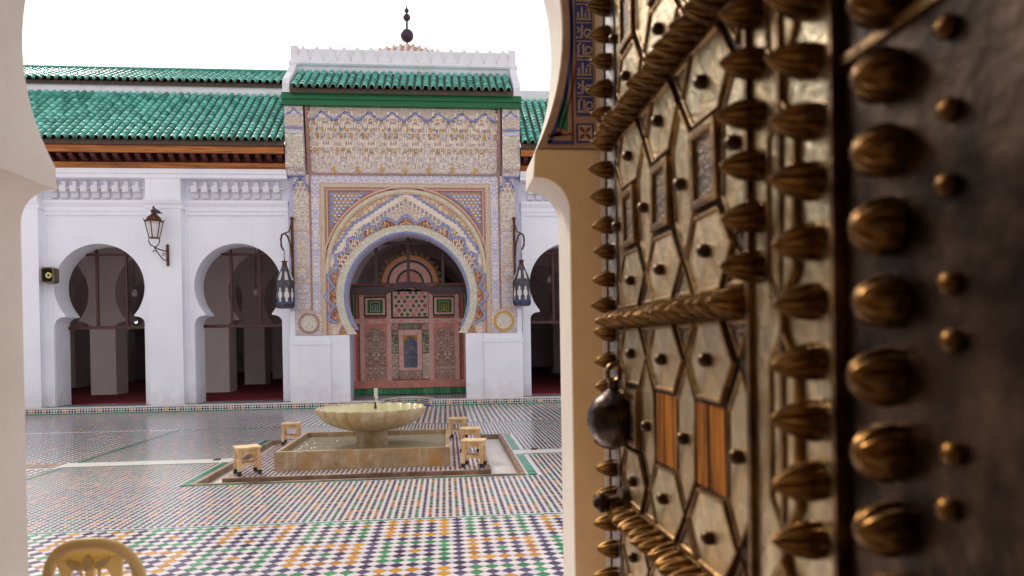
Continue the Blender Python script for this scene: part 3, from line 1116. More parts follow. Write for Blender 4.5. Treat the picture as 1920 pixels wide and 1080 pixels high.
# hanging rows of little cells under the stepped line
cell = MB()
def niche_cell(w, h, d):
    """one muqarnas cell: a block with a round headed hollow in its face and a corbelled foot"""
    q = MB()
    n = 8
    a_ = [(w * 0.36 * math.cos(PI * i / n), h * 0.52 + w * 0.36 * math.sin(PI * i / n)) for i in range(n + 1)]
    arch_ = [(w * 0.36, 0.0)] + a_ + [(-w * 0.36, 0.0)]
    # face around the hollow, in strips
    top = h
    vs = [(x, 0, z) for x, z in arch_] + [(x, d * 0.75, z) for x, z in arch_]
    k2 = len(arch_)
    q.add(vs, [(i, i + 1, k2 + i + 1, k2 + i) for i in range(k2 - 1)], 0)           # reveal
    q.add([(x, d * 0.75, z) for x, z in arch_], [tuple(range(k2))], 1)               # back of hollow
    fv = [(x, 0, z) for x, z in arch_]
    ov = []
    for x, z in arch_:
        if z <= h * 0.52 + 1e-6:
            ov.append((w / 2 if x > 0 else -w / 2, 0, z))
        else:
            a = math.atan2(z - h * 0.52, x)
            xx = max(-w / 2, min(w / 2, w * 0.75 * math.cos(a)))
            ov.append((xx, 0, top if abs(math.cos(a)) < 0.72 else h * 0.52 + (top - h * 0.52) * 0.7))
    q.add(fv + ov, [(i, k2 + i, k2 + i + 1, i + 1) for i in range(k2 - 1)], 0)
    q.add([(-w / 2, 0, h * .85), (w / 2, 0, h * .85), (w / 2, d, h), (-w / 2, d, h)], [(0, 1, 2, 3)], 0)
    q.add([(-w / 2, 0, 0), (-w / 2, 0, h), (-w / 2, d, h), (-w / 2, d, 0)], [(0, 1, 2, 3)], 0)
    q.add([(w / 2, 0, 0), (w / 2, d, 0), (w / 2, d, h), (w / 2, 0, h)], [(0, 1, 2, 3)], 0)
    q.add([(-w / 2, 0, 0), (-w / 2, d, -h * 0.3), (-w * .36, d, -h * .3), (-w * .36, 0, 0)], [(0, 1, 2, 3)], 0)
    q.add([(w / 2, 0, 0), (w / 2, d, -h * 0.3), (w * .36, d, -h * .3), (w * .36, 0, 0)], [(3, 2, 1, 0)], 0)
    return q
CELL_S = niche_cell(0.13, 0.15, 0.07).mesh('muqarnas_cell', [M['muq'], M['st_panel']], fix=False)
for r in range(2):
    for p, d in steps[::1]:
        for s_ in ((-1, 1) if p.x > 0.02 else (1,)):
            nrm = Vector((-d.y, d.x))
            if nrm.y < 0:
                nrm = -nrm
            c = p - nrm * (0.20 + 0.14 * r) + d * (0.06 * r)
            o = obj('muqarnas_cell', CELL_S, None, portal)
            o.location = (U(s_ * c.x), PY - 0.055 + 0.02 * r, c.y - 0.06)

# ---- spandrels with blue and yellow tiles
def spandrel(s_):
    pts = []
    Rb = 2.27
    for i in range(60):
        a = rad(90) - rad(90) * i / 59
        x, z = Rb * math.cos(a) * 0.96, OC + Rb * math.sin(a)
        if x > 0.45 and z < 5.56 and x < 1.99 and z > OC:
            pts.append((x, z))
    return pts
for s_ in (-1, 1):
    arcp = spandrel(s_)
    poly = arcp + [(1.99, arcp[-1][1]), (1.99, 5.60), (arcp[0][0], 5.60)]
    layer('spandrel_border', [[(U(s_ * x), z) for x, z in poly]], 0.02, M['stripe2'])
    inn = [(x + 0.045, z + 0.04) for x, z in arcp if x + 0.045 < 1.93 and z + 0.04 < 5.53]
    poly = inn + [(1.93, inn[-1][1]), (1.93, 5.55), (inn[0][0], 5.55)]
    sp_o = layer('spandrel_ground', [[(U(s_ * x), z) for x, z in poly]], 0.035, M['blue'])
    q1, q2, q3 = MB(), MB(), MB()
    r = 0
    z = 5.49
    while z > 4.3:
        x = 1.87 - (0.055 if r % 2 else 0.0)
        while x > 0.6:
            if (x / 0.96) ** 2 + (z - OC) ** 2 > 2.345 ** 2:
                cx, y_ = U(s_ * x), PY - 0.037
                top = [(cx + 0.05 * math.cos(PI * i / 6), y_ - 0.004, z + 0.044 * math.sin(PI * i / 6)) for i in range(7)]
                q1.add(top, [tuple(range(7))])
                bot = [(cx + 0.055 + 0.035 * math.cos(PI + PI * i / 6), y_ - 0.003, z - 0.012 + 0.03 * math.sin(PI + PI * i / 6)) for i in range(7)]
                q2.add(bot, [tuple(range(7))])
            x -= 0.11
        z -= 0.085
        r += 1
    stuff(q1.build('yellow_tile_scales', M['gold'], sp_o, fix=False))
    stuff(q2.build('white_tile_scales', M['z_white'], sp_o, fix=False))

# ---- frame stripes and lettering bands
def frame(name, u, zt, w_, front, mk):
    p = [(U(-u), 1.87), (U(-u), zt), (U(u), zt), (U(u), 1.87), (U(u - w_), 1.87), (U(u - w_), zt - w_), (U(-u + w_), zt - w_), (U(-u + w_), 1.87)]
    layer(name, [p], front, M[mk])
frame('frame_stripe', 2.03, 5.64, 0.035, 0.05, 'stripe')
frame('frame_stripe', 2.07, 5.68, 0.038, 0.06, 'stripe2')
frame('frame_stripe', 2.115, 5.72, 0.043, 0.07, 'stripe')
frame('frame_stripe', 2.16, 5.765, 0.043, 0.062, 'roll')
frame('frame_stripe', 2.20, 5.80, 0.037, 0.075, 'stripe')
frame('lettering_band', 2.41, 5.985, 0.205, 0.06, 'st_call')
frame('frame_stripe', 2.455, 6.03, 0.043, 0.08, 'stripe2')

# ---- pilasters with carved panels
def panel_arch(c, w_, z0, z1):
    r = w_ / 2
    return [(c - r, z0), (c + r, z0)] + arc(c, z1 - r, r, 0, PI, 14)
for s_ in (-1, 1):
    c = U(s_ * 2.655)
    layer('pilaster', [rect(c - 0.195, c + 0.195, 1.865, 6.0)], 0.07, M['st_cream'])
    if s_ < 0:
        ringm, discm = 'stripe2', 'st_green'
    else:
        ringm, discm = 'gold', 'st_green'
    cm = U(s_ * 2.51)
    layer('medallion_panel', [rect(cm - 0.32, cm + 0.32, 1.87, 2.49)], 0.085, M['st_panel'])
    layer('medallion_ring', [arc(cm, 2.18, 0.265, 0, 2 * PI, 40)[:-1], arc(cm, 2.18, 0.215, 0, 2 * PI, 40)[:-1]], 0.105, M[ringm])
    layer('medallion_disc', [arc(cm, 2.18, 0.21, 0, 2 * PI, 36)[:-1]], 0.095, M[discm])
    layer('medallion_boss', [arc(cm, 2.18, 0.035, 0, 2 * PI, 16)[:-1]], 0.105, M['lavender'])
    for (z0, z1, mk) in ((2.56, 3.18, 'st_panel'), (3.70, 4.48, 'st_ochre')):
        layer('arched_panel_rim', [panel_arch(c, 0.33, z0, z1)], 0.082, M['lavender'])
        layer('arched_panel', [panel_arch(c, 0.25, z0 + 0.01, z1 - 0.05)], 0.09, M[mk])
    layer('roundel_square', [rect(c - 0.17, c + 0.17, 3.26, 3.60)], 0.082, M['st_ochre'])
    layer('roundel', [arc(c, 3.43, 0.13, 0, 2 * PI, 28)[:-1]], 0.095, M['st_panel'])
    for zz in (2.51, 3.215, 3.64, 4.56):
        q = MB()
        q.box(c - 0.19, c + 0.19, PY - 0.085, PY, zz - 0.015, zz + 0.015)
        q.build('panel_rule', M['stripe'], portal)
    layer('scroll_panel', [rect(c - 0.17, c + 0.17, 4.82, 5.18)], 0.085, M['st_ochre'])
    for (zt, zb, n_) in ((4.78, 4.58, 2), (5.86, 5.24, 4)):
        zz = zb
        for r in range(n_):
            for k_ in range(3 - (r % 2)):
                o = obj('muqarnas_cell', CELL_S, None, portal)
                o.location = (c + (k_ - (1 if r % 2 == 0 else 0.5)) * 0.12, PY - 0.09 - 0.012 * r, zz)
            zz += 0.14
    bz = [(c - 0.18, 5.55), (c - 0.16, 5.70), (c - 0.11, 5.74), (c - 0.09, 5.80), (c - 0.04, 5.83), (c, 5.93), (c + 0.04, 5.83), (c + 0.09, 5.80), (c + 0.11, 5.74), (c + 0.16, 5.70), (c + 0.18, 5.55)]
    bzo = [(x + (0.02 if x > c else -0.02 if x < c else 0), z + 0.03) for x, z in bz]
    layer('blue_niche_edge', [bzo + bz[::-1]], 0.15, M['blue'])
    # upper pilaster boxed out under the beam
    c2 = U(s_ * 2.755)
    up = empty('x', (0, 0, 0), 'x', 'x')
    bpy.data.objects.remove(up)
    q = MB()
    q.prism_x([(PY + .04, 5.98), (PY - 0.12, 5.98), (PY - 0.14, 6.06), (18.15, 6.14), (18.12, 6.2), (18.12, 7.66), (PY + .04, 7.66)], c2 - 0.225, c2 + 0.225)
    box = q.build('upper_pilaster', M['st_cream'], portal)
    def onbox(name, pts, f_, mk):
        return obj(name, plate_mesh(name, [pts], 18.12 - f_, 18.13), M[mk], box)
    onbox('arched_panel', panel_arch(c2, 0.36, 6.26, 6.92), 0.02, 'roll')
    onbox('arched_panel', panel_arch(c2, 0.28, 6.27, 6.86), 0.026, 'st_ochre')
    onbox('lettering_panel', rect(c2 - 0.17, c2 + 0.17, 6.97, 7.07), 0.02, 'st_call')
    onbox('blue_rule', rect(c2 - 0.22, c2 + 0.22, 7.10, 7.135), 0.03, 'blue')
    onbox('scroll_panel', rect(c2 - 0.17, c2 + 0.17, 7.17, 7.40), 0.02, 'st_ochre')
    bz = [(c2 - 0.19, 7.40), (c2 - 0.15, 7.47), (c2 - 0.09, 7.48), (c2 - 0.05, 7.53), (c2, 7.60), (c2 + 0.05, 7.53), (c2 + 0.09, 7.48), (c2 + 0.15, 7.47), (c2 + 0.19, 7.40)]
    onbox('blue_niche_edge', [(x, z + 0.025) for x, z in bz] + bz[::-1], 0.03, 'blue')
    q = MB()
    q.box(c2 - 0.20, c2 + 0.20, PY - 0.13, PY, 5.94, 5.975)
    q.build('blue_rule', M['blue'], portal)

# ---- the great muqarnas panel
q = MB()
q.prism_x([(PY + 0.02, 6.033), (PY - 0.004, 6.033), (PY - 0.02, 6.2), (PY - 0.225, 7.45), (PY - 0.225, 7.66), (PY + 0.02, 7.66)], U(-2.42), U(2.42))
q.build('muqarnas_ground', M['st_cream'], portal)
NC = 17
cw = 4.84 / (NC * 2)
CELL_B = niche_cell(cw * 1.0, 0.150, 0.06).mesh('muqarnas_cell', [M['muq'], M['muq_b']], fix=False)
CELL_C = niche_cell(cw * 1.92, 0.155, 0.06).mesh('muqarnas_cell', [M['muq'], M['muq']], fix=False)
rows = 11
cnt = 0
for r in range(rows):
    z = 6.20 + r * 0.120
    y = PY - 0.03 - 0.024 * r
    wide = r % 3 != 0
    n_ = NC if wide else NC * 2
    st = 4.84 / n_
    for k_ in range(n_ - (1 if r % 2 else 0)):
        if not wide and (k_ + r) % 6 == 5:
            continue
        u = -2.42 + (k_ + (1.0 if r % 2 else 0.5)) * st
        if r == rows - 1 and (k_ % 4) in (1, 2) and not wide:
            pass
        o = obj('muqarnas_cell', CELL_C if wide else CELL_B, None, portal)
        o.location = (U(u), y - (0.03 if (k_ + r) % 2 else 0.0), z + random.uniform(-0.004, 0.004))
        cnt += 1
for (zz, m1, m2) in ((6.62, 'gold', 'muq_b'), (6.97, 'gold', 'lavender'), (7.10, 'blue', 'gold')):
    for k_ in range(32):
        if k_ % 4 == 3:
            continue
        q = MB()
        yy = PY - 0.07 - 0.024 * (zz - 6.2) / 0.12
        cx_ = U(-2.36 + k_ * 4.72 / 31)
        q.frustum(-0.028, 0.028, -0.03, 0.03, 0, 0.04, 0.006)
        o = obj('painted_block', q.mesh('painted_block', [M[m1 if k_ % 2 else m2]]), None, portal)
        o.location = (cx_, yy, zz)
        o.rotation_euler = (PI / 2, 0, 0)
# lower row of little scroll arches and gilt colonnettes
for k_ in range(8):
    c = U(-2.12 + k_ * 0.605)
    layer('scroll_arch', [panel_arch(c, 0.44, 6.05, 6.30)], 0.03, M['st_panel'])
    layer('gilt_colonnette', [rect(c + 0.28, c + 0.325, 6.045, 6.22)], 0.05, M['gold'])
# wavy blue crest and carved ochre strip above it
crest, n_ = [], 8
for k_ in range(n_):
    c = -2.36 + (k_ + 0.5) * 4.72 / n_
    hw = 4.72 / n_ / 2
    for t, h in ((-1.0, 0.0), (-0.82, 0.045), (-0.70, 0.05), (-0.6, 0.10), (-0.42, 0.14), (-0.32, 0.15), (-0.22, 0.23), (-0.08, 0.27), (0.08, 0.27), (0.22, 0.23), (0.32, 0.15), (0.42, 0.14), (0.6, 0.10), (0.70, 0.05), (0.82, 0.045)):
        crest.append((U(c + t * hw), 7.37 + h * 0.72))
crest.append((U(2.36), 7.37))
top = [(U(2.36), 7.66), (U(-2.36), 7.66)]
obj('ochre_scroll_strip', plate_mesh('ochre_scroll_strip', [crest + top], PY - 0.285, PY - 0.2), M['st_ochre'], portal)
low = [(x, z - 0.05) for x, z in crest]
obj('blue_crest', plate_mesh('blue_crest', [crest + low[::-1]], PY - 0.30, PY - 0.2), M['blue'], portal)
for s_ in (-1, 1):
    q = MB()
    a = U(s_ * 2.44)
    q.prism_x([(PY + .02, 6.03), (PY - 0.06, 6.03), (PY - 0.30, 7.66), (PY + .02, 7.66)], a - 0.045, a + 0.045)
    q.build('side_cheek', M['stripe2'], portal)

# ---- green beam, hood roof and parapet
for (z0, z1, y0) in ((7.665, 7.80, 18.02), (7.803, 7.955, 17.985)):
    q = MB()
    q.box(U(-3.02), U(3.02), y0, 18.5, z0, z1)
    q.build('green_beam', M['green_beam'], portal)
q = MB()
q.box(U(-2.8), U(2.8), 17.95, 18.5, 7.957, 8.02)
q.build('eave_soffit', M['wood_ochre'], portal)
for k_ in range(28):
    q = MB()
    c = U(-2.72 + k_ * 5.44 / 27)
    q.box(c - 0.05, c + 0.05, 17.90, 17.98, 7.96, 8.015)
    q.build('rafter_end', M['wood_dark'] if k_ % 2 else M['rust'], portal)
tiled_roof(portal, U(-2.78), U(2.78), 17.86, 8.06, 19.0, 8.86, name='hood_roof')
q = MB()
q.box(U(-2.98), U(2.98), 19.0, 19.5, 7.9, 9.02)
q.build('parapet_base', M['white2'], portal)
q = MB()
q.prism_x([(19.5, 9.02), (18.93, 9.02), (18.90, 9.06), (18.92, 9.12), (18.99, 9.16), (19.5, 9.16)], U(-3.02), U(3.02))
q.build('parapet_roll', M['white2'], portal)
q = MB()
q.box(U(-2.95), U(2.95), 19.06, 19.3, 9.16, 9.50)
para = q.build('parapet', M['white2'], portal)
mer = MB()
mer.prism_y([(-0.15, 0.02), (-0.15, 0.12), (-0.10, 0.22), (-0.10, 0.28), (-0.05, 0.35), (0, 0.42), (0.05, 0.35), (0.10, 0.28), (0.10, 0.22), (0.15, 0.12), (0.15, 0.02)], -0.035, 0.10)
MER = mer.mesh('merlon', [M['white2']])
for k_ in range(16):
    o = obj('merlon', MER, None, para)
    o.location = (U(-2.66 + k_ * 5.32 / 15), 19.058, 9.15)
for s_ in (-1, 1):
    q = MB()
    a = U(s_ * 2.9)
    q.box(a - 0.09, a + 0.09, 19.03, 19.3, 9.16, 9.56)
    q.build('parapet_end', M['white2'], portal)
    q = MB()
    q.prism_x([(17.97, 7.96), (17.95, 8.16), (18.05, 8.34), (18.5, 8.66), (18.75, 8.90), (18.93, 9.02), (19.05, 9.02), (19.05, 7.96)], a - 0.085, a + 0.085)
    q.build('raking_shoulder', M['white2'], portal)

# ---- timber fanlight frame set behind the arch
FY = PY + 0.64
q = MB()
pts = [(-1.66, 2.95), (-0.62, 2.95), (-0.40, 3.06), (0, 3.13), (0.40, 3.06), (0.62, 2.95), (1.66, 2.95), (1.66, 3.16), (0.65, 3.16), (0.40, 3.25), (0, 3.31), (-0.40, 3.25), (-0.65, 3.16), (-1.66, 3.16)]
q.add([(U(x), FY, z) for x, z in pts] + [(U(x), FY + 0.09, z) for x, z in pts],
      [(i, i + 1, 13 - i - 1, 13 - i) for i in range(6)] + [(14 + i, 14 + 13 - i, 14 + 12 - i, 14 + i + 1) for i in range(6)] + [(i, 14 + i, 14 + (i + 1) % 14, (i + 1) % 14) for i in range(14)])
q.build('cambered_beam', M['wood_beam'], portal)
for u in (-0.86, 0.0, 0.93):
    q = MB()
    q.box(U(u) - 0.04, U(u) + 0.04, FY + 0.01, FY + 0.08, 3.18, 4.5)
    q.build('mullion', M['wood_beam'], portal)
q = MB()
q.box(U(-1.2), U(1.2), FY + 0.012, FY + 0.078, 4.30, 4.37)
q.build('head_rail', M['wood_beam'], portal)

# ================================================================== CARVED PRAYER SCREEN BEHIND THE PORTAL
NY = 20.4
wred = mat('faded_red_painted_wood', hexc(224, 156, 142), hexc(196, 128, 116), rough=0.7, ns=7, amt=(0.3, 0.7), bump=0.3, bs=40)
wpink = mat('pink_painted_wood', hexc(234, 190, 174), hexc(210, 156, 150), rough=0.7, ns=9, amt=(0.3, 0.7), bump=0.3, bs=40)
wbrick = mat('brick_red_painted_wood', hexc(200, 120, 102), hexc(164, 92, 82), rough=0.7, ns=9, bump=0.2)
wgreen = mat('green_painted_panel', hexc(24, 110, 60), hexc(44, 96, 56), rough=0.6, ns=9)
wdkgreen = mat('dark_green_trim', hexc(30, 70, 44), hexc(44, 56, 44), rough=0.6, ns=9)
wscroll = stucco('carved_brown_scroll_wood', [hexc(160, 122, 108), hexc(222, 194, 176), hexc(206, 168, 152), hexc(228, 204, 180)], 16, 0.17, 0.9, pale=0.0)
wlet = stucco('carved_lettering_wood', [hexc(80, 88, 74), hexc(190, 186, 150), hexc(160, 148, 118), hexc(124, 140, 122)], 15, 0.11, 0.8, pale=0.0)
wblue = stucco('slate_blue_niche_paint', [hexc(52, 64, 96), hexc(98, 108, 132), hexc(82, 92, 122), hexc(110, 112, 124)], 13, 0.2, 0.4, pale=0.0)
wyel = mat('mustard_paint', hexc(190, 150, 50), hexc(150, 110, 40), rough=0.7, ns=12)
scr = empty('prayer_screen', (X0, NY, GZ), 'carved and painted red wooden screen standing inside the portal arch', 'screen')
def SU(u):
    return X0 - 0.04 + u
def sl(name, outlines, f_, m_, parent=None):
    return obj(name, plate_mesh(name, outlines, NY - f_, NY + 0.012), m_, parent or scr)
q = MB()
q.box(SU(-2.0), SU(2.0), NY + 0.01, NY + 0.1, GZ, 3.36)
q.build('back_board', wbrick, scr)
q = MB()
q.box(SU(-2.0), SU(2.0), NY - 0.05, NY + 0.01, GZ, 0.335)
for k_ in range(24):
    q = MB()
    q.frustum(0, 0.158, 0, 0.165, 0, 0.02, 0.004)
    me = q.mesh('skirting_tile', [M['z_green']])
    o = obj('skirting_tile', me, None, scr)
    o.location = (SU(-1.92) + k_ * 0.161, NY + 0.005, GZ + 0.003)
    o.rotation_euler = (PI / 2, 0, 0)
sl('plinth_rail', [rect(SU(-1.95), SU(1.95), 0.345, 0.56)], 0.035, wred)
for u in (-1.62, -1.37, -0.60, 0.60, 1.35, 1.60):
    sl('stile', [rect(SU(u) - 0.06, SU(u) + 0.06, 0.56, 3.3)], 0.045, wpink)
sl('rail', [rect(SU(-1.7), SU(1.7), 2.21, 2.34)], 0.05, wpink)
for k_ in range(13):
    c = SU(-1.5 + k_ * 0.25)
    sl('rail_lozenge', [[(c - 0.10, 2.275), (c, 2.245), (c + 0.10, 2.275), (c, 2.305)]], 0.056, wred if k_ % 2 else M['st_ochre'])
sl('rail', [rect(SU(-1.7), SU(1.7), 3.12, 3.2)], 0.042, wred)
for s_ in (-1, 1):
    # lower horseshoe panels
    c = SU(s_ * 0.985)
    hsn = horseshoe(c, 0.58, 0.285, 1.80, 0.285, 1.58, drop=0.01, cav=0.05, seg=28)
    fr = [rect(c - 0.385, c + 0.385, 0.56, 2.21), hsn]
    sl('niche_surround', fr, 0.04, wred)
    sl('niche_panel', [hsn], 0.012, wscroll)
    # side strips with pale studs
    e = SU(s_ * 1.80)
    sl('edge_board', [rect(e - 0.10, e + 0.10, 0.56, 3.2)], 0.03, wbrick)
    for k_ in range(9):
        o = MB()
        o.box(e - 0.03 * (1 if k_ % 2 else -1) - 0.012, e - 0.03 * (1 if k_ % 2 else -1) + 0.012, NY - 0.034, NY, 0.75 + k_ * 0.16, 0.79 + k_ * 0.16)
        o.build('pale_inlay', M['marble'], scr)
    # green squares above
    sl('square_rim', [rect(c - 0.34, c + 0.34, 2.42, 2.98)], 0.03, wdkgreen)
    sl('square_border', [rect(c - 0.28, c + 0.28, 2.46, 2.94)], 0.038, wpink)
    sq = sl('green_square', [rect(c - 0.215, c + 0.215, 2.51, 2.89)], 0.045, wgreen)
    z0 = 2.55
    strokes = [rect(c - 0.13, c - 0.115, z0, z0 + 0.26), rect(c + 0.115, c + 0.13, z0, z0 + 0.26), rect(c - 0.15, c + 0.15, z0 + 0.27, z0 + 0.285), rect(c - 0.15, c + 0.15, z0 + 0.005, z0 + 0.02)]
    arcs = arc(c, z0 + 0.13, 0.075, 0, PI, 10) + arc(c, z0 + 0.13, 0.060, PI, 0, 10)
    sl('gilt_arch_inlay', strokes + [arcs, rect(c - 0.075, c - 0.06, z0, z0 + 0.13), rect(c + 0.06, c + 0.075, z0, z0 + 0.13), [(c - 0.02, z0 + 0.03), (c + 0.03, z0 + 0.05), (c + 0.012, z0 + 0.15), (c - 0.004, z0 + 0.15)]], 0.05, M['gold'] if s_ > 0 else M['st_ochre'], sq)
    # stepped dark green mouldings in the top corners
    for (d_, w_, m_) in ((0.0, 0.05, wdkgreen), (0.08, 0.04, wgreen)):
        a, b = s_ * (0.70), s_ * (1.66 - d_)
        zt = 3.30 - d_
        pts = [(SU(a), zt), (SU(b), zt), (SU(b), 2.36), (SU(b - s_ * w_), 2.36), (SU(b - s_ * w_), zt - w_), (SU(a), zt - w_)]
        sl('corner_moulding', [pts], 0.055 + d_ * 0.1, m_)
# central field of hexagons and stars
ctr = SU(0.02)
cf = [(ctr - 0.50, 2.40), (ctr + 0.50, 2.40), (ctr + 0.50, 3.16), (ctr + 0.44, 3.30), (ctr - 0.44, 3.30), (ctr - 0.50, 3.16)]
sl('star_field_rim', [[(ctr + (x - ctr) * 1.10, z - (0.04 if z < 2.5 else -0.03)) for x, z in cf]], 0.03, wdkgreen)
sf = sl('star_field', [cf], 0.042, wpink)
for r in range(7):
    z = 2.46 + r * 0.125
    for k_ in range(-3, 4):
        x = ctr + k_ * 0.165 + (0.0 if r % 2 else 0.0825)
        if abs(x - ctr) > 0.46:
            continue
        kind = (k_ + (r // 2)) % 3 if r % 2 == 0 else (k_ + (r // 2) + 2) % 3
        if kind == 0:
            st = []
            for i in range(12):
                rr = 0.075 if i % 2 == 0 else 0.043
                st.append((x + rr * math.cos(PI * i / 6 + PI / 6), z + rr * math.sin(PI * i / 6 + PI / 6)))
            sl('red_star', [st], 0.048, wred if random.random() > 0.3 else M['rust'], sf)
        else:
            hx = [(x + 0.05 * math.cos(PI * i / 3 + PI / 6), z + 0.05 * math.sin(PI * i / 3 + PI / 6)) for i in range(6)]
            sl('green_hexagon', [hx], 0.048, wgreen, sf)
# centre lower: lettering frame round a pointed blue niche
for (a, b, z0, z1, m_) in ((-0.30, 0.30, 2.04, 2.19, wlet), (-0.545, -0.345, 1.35, 1.985, wlet), (0.345, 0.545, 1.35, 1.985, wlet),
                           (-0.545, -0.345, 0.60, 1.335, wscroll), (0.345, 0.545, 0.60, 1.335, M['st_ochre']), (-0.33, 0.33, 0.60, 0.82, wscroll)):
    sl('lettered_panel' if m_ is wlet else 'knotwork_panel', [rect(SU(a), SU(b), z0, z1)], 0.035, m_)
for a in (-0.445, 0.445):
    sl('corner_square', [rect(SU(a) - 0.10, SU(a) + 0.10, 2.02, 2.19)], 0.038, wscroll)
    for i in range(5):
        cc = [(SU(a) + 0.085 * math.cos(2 * PI * t / 14), 0.70 + i * 0.145 + 0.06 * math.sin(2 * PI * t / 14)) for t in range(14)]
        ci = [(SU(a) + 0.060 * math.cos(2 * PI * t / 14), 0.70 + i * 0.145 + 0.038 * math.sin(2 * PI * t / 14)) for t in range(14)]
        sl('knot_ring', [cc, ci], 0.044, M['st_ochre'])
sl('niche_frame', [rect(SU(-0.33), SU(0.33), 0.84, 2.02)], 0.03, wpink)
sl('mustard_ground', [rect(SU(-0.20), SU(0.20), 1.0, 1.86)], 0.036, wyel)
sl('blue_niche', [[(SU(-0.185), 0.93), (SU(0.185), 0.93), (SU(0.185), 1.66), (SU(0.13), 1.74), (SU(0.05), 1.80), (SU(0.0), 1.87), (SU(-0.05), 1.80), (SU(-0.13), 1.74), (SU(-0.185), 1.66)]], 0.045, wblue)
# arched pediment with a scalloped fringe
for (r0, r1, m_, f_) in ((0.0, 0.34, wred, 0.02), (0.34, 0.40, wdkgreen, 0.03), (0.40, 0.60, wpink, 0.025), (0.60, 0.66, wdkgreen, 0.035), (0.66, 0.76, wred, 0.03), (0.76, 0.80, M['gold'], 0.036)):
    pts = arc(ctr, 3.37, r1, 0, PI, 36)
    if r0:
        pts = pts + arc(ctr, 3.37, r0 + 0.001, PI, 0, 36)
    sl('pediment_band', [pts], f_, m_)
fr = []
for i in range(15):
    a = PI * (i + 0.5) / 15
    for t, r in ((-0.5, 0.80), (-0.3, 0.90), (0.0, 0.95), (0.3, 0.90)):
        aa = a + t * PI / 15
        fr.append((ctr + r * math.cos(aa), 3.37 + r * math.sin(aa)))
fr.append((ctr - 0.80, 3.37))
sl('scalloped_fringe', [fr + arc(ctr, 3.37, 0.80, PI, 0, 36)], 0.02, mat('dull_gilt_wood', hexc(132, 108, 76), hexc(96, 76, 54), rough=0.7, ns=20))

# ================================================================== FOUNTAIN
fx, fy = -1.05, 9.90
fount = empty('fountain', (fx, fy, 0.05), 'honey marble fountain: scalloped bowl on a short column in a square stone basin', 'fountain')
def water(name, c, rough=0.03, bscale=7.0, bstr=1.0):
    k = NT(name)
    k.p.inputs['Base Color'].default_value = (*c, 1)
    k.p.inputs['Roughness'].default_value = rough
    k.p.inputs['IOR'].default_value = 1.33
    k.p.inputs['Specular IOR Level'].default_value = 0.8
    v = k.coords((1, 2.2, 1))
    k.bump(k.noise(v, bscale, 3), bstr, 0.04)
    return k.m
M['water'] = water('basin_water', (0.34, 0.32, 0.24))
M['water2'] = water('bowl_water', hexc(204, 208, 158), 0.06, 14, 0.4)
BX0, BX1, BY0, BY1, BT = -2.15, 0.03, 8.92, 10.88, 0.055
for (a, b, c, d) in ((BX0, BX1, BY0, BY0 + BT), (BX0, BX1, BY1 - BT, BY1), (BX0, BX0 + BT, BY0 + BT + .002, BY1 - BT - .002), (BX1 - BT, BX1, BY0 + BT + .002, BY1 - BT - .002)):
    q = MB()
    q.box(a, b, c, d, 0.046, 0.285)
    o = q.build('basin_wall', M['stone'], fount)
    bv = o.modifiers.new('bevel', 'BEVEL')
    bv.width, bv.segments = 0.006, 2
q = MB()
q.box(BX0 + BT, BX1 - BT, BY0 + BT, BY1 - BT, 0.06, 0.215)
q.build('basin_water', M['water'], fount)
q = MB()
q.lathe([(0.235, 0.20), (0.235, 0.25), (0.215, 0.26), (0.215, 0.40), (0.235, 0.405), (0.235, 0.425)], 32, (fx, fy, 0))
q.build('column', M['stone'], fount, smooth=True)
q = MB()
q.lathe([(0.20, 0.42), (0.36, 0.435), (0.50, 0.475), (0.62, 0.535), (0.70, 0.60), (0.748, 0.665), (0.765, 0.705), (0.768, 0.722)], 192, (fx, fy, 0), flute=26, amp=0.075, top=False)
bowl = q.build('bowl', M['stone2'], fount, smooth=True)
q = MB()
N_ = 192
vs, fs = [], []
for (r, z, fl) in ((0.766, 0.721, 0.075), (0.764, 0.731, 0.075), (0.74, 0.731, 0.05), (0.70, 0.70, 0.0), (0.5, 0.6, 0.0)):
    for j in range(N_):
        a = 2 * PI * j / N_
        rr = r * (1 - fl * (1 - abs(math.sin(26 * a / 2))))
        vs.append((fx + rr * math.cos(a), fy + rr * math.sin(a), z))
for i in range(4):
    for j in range(N_):
        fs.append((i * N_ + j, i * N_ + (j + 1) % N_, (i + 1) * N_ + (j + 1) % N_, (i + 1) * N_ + j))
q.add(vs, fs)
q.build('rim', M['stone2'], bowl, smooth=True)
q = MB()
q.lathe([(0.715, 0.711), (0.716, 0.714)], 64, (fx, fy, 0))
q.build('bowl_water', M['water2'], bowl)
q = MB()
q.lathe([(0.022, 0.70), (0.020, 0.74), (0.013, 0.76), (0.013, 0.85), (0.018, 0.855), (0.016, 0.87)], 12, (fx + 0.06, fy - .05, 0))
q.build('nozzle', M['brass_dark'], fount, smooth=True)
k = NT('spray_water')
k.p.inputs['Base Color'].default_value = (0.93, 0.95, 0.97, 1)
k.p.inputs['Roughness'].default_value = 0.25
k.p.inputs['Transmission Weight'].default_value = 0.35
k.p.inputs['IOR'].default_value = 1.33
q = MB()
for i in range(110):
    a, r = random.uniform(0, 2 * PI), abs(random.gauss(0, 0.011))
    h = random.uniform(0, 1)
    z = 0.80 + 0.19 * h
    rr = (0.006 + 0.008 * (1 - abs(h - 0.6))) * random.uniform(0.6, 1.2)
    c = (fx + 0.07 + r * math.cos(a), fy - .05 + r * math.sin(a), z)
    q.lathe([(rr * 0.4, -rr * 1.3), (rr, -rr * 0.4), (rr, rr * 0.4), (rr * 0.4, rr * 1.3)], 7, c)
stuff(q.build('water_jet', k.m, fount, smooth=True))
q = MB()
for i in range(5):                                     # crumpled little cloth on the rim
    for j in range(4):
        pass
gx, gy = 6, 5
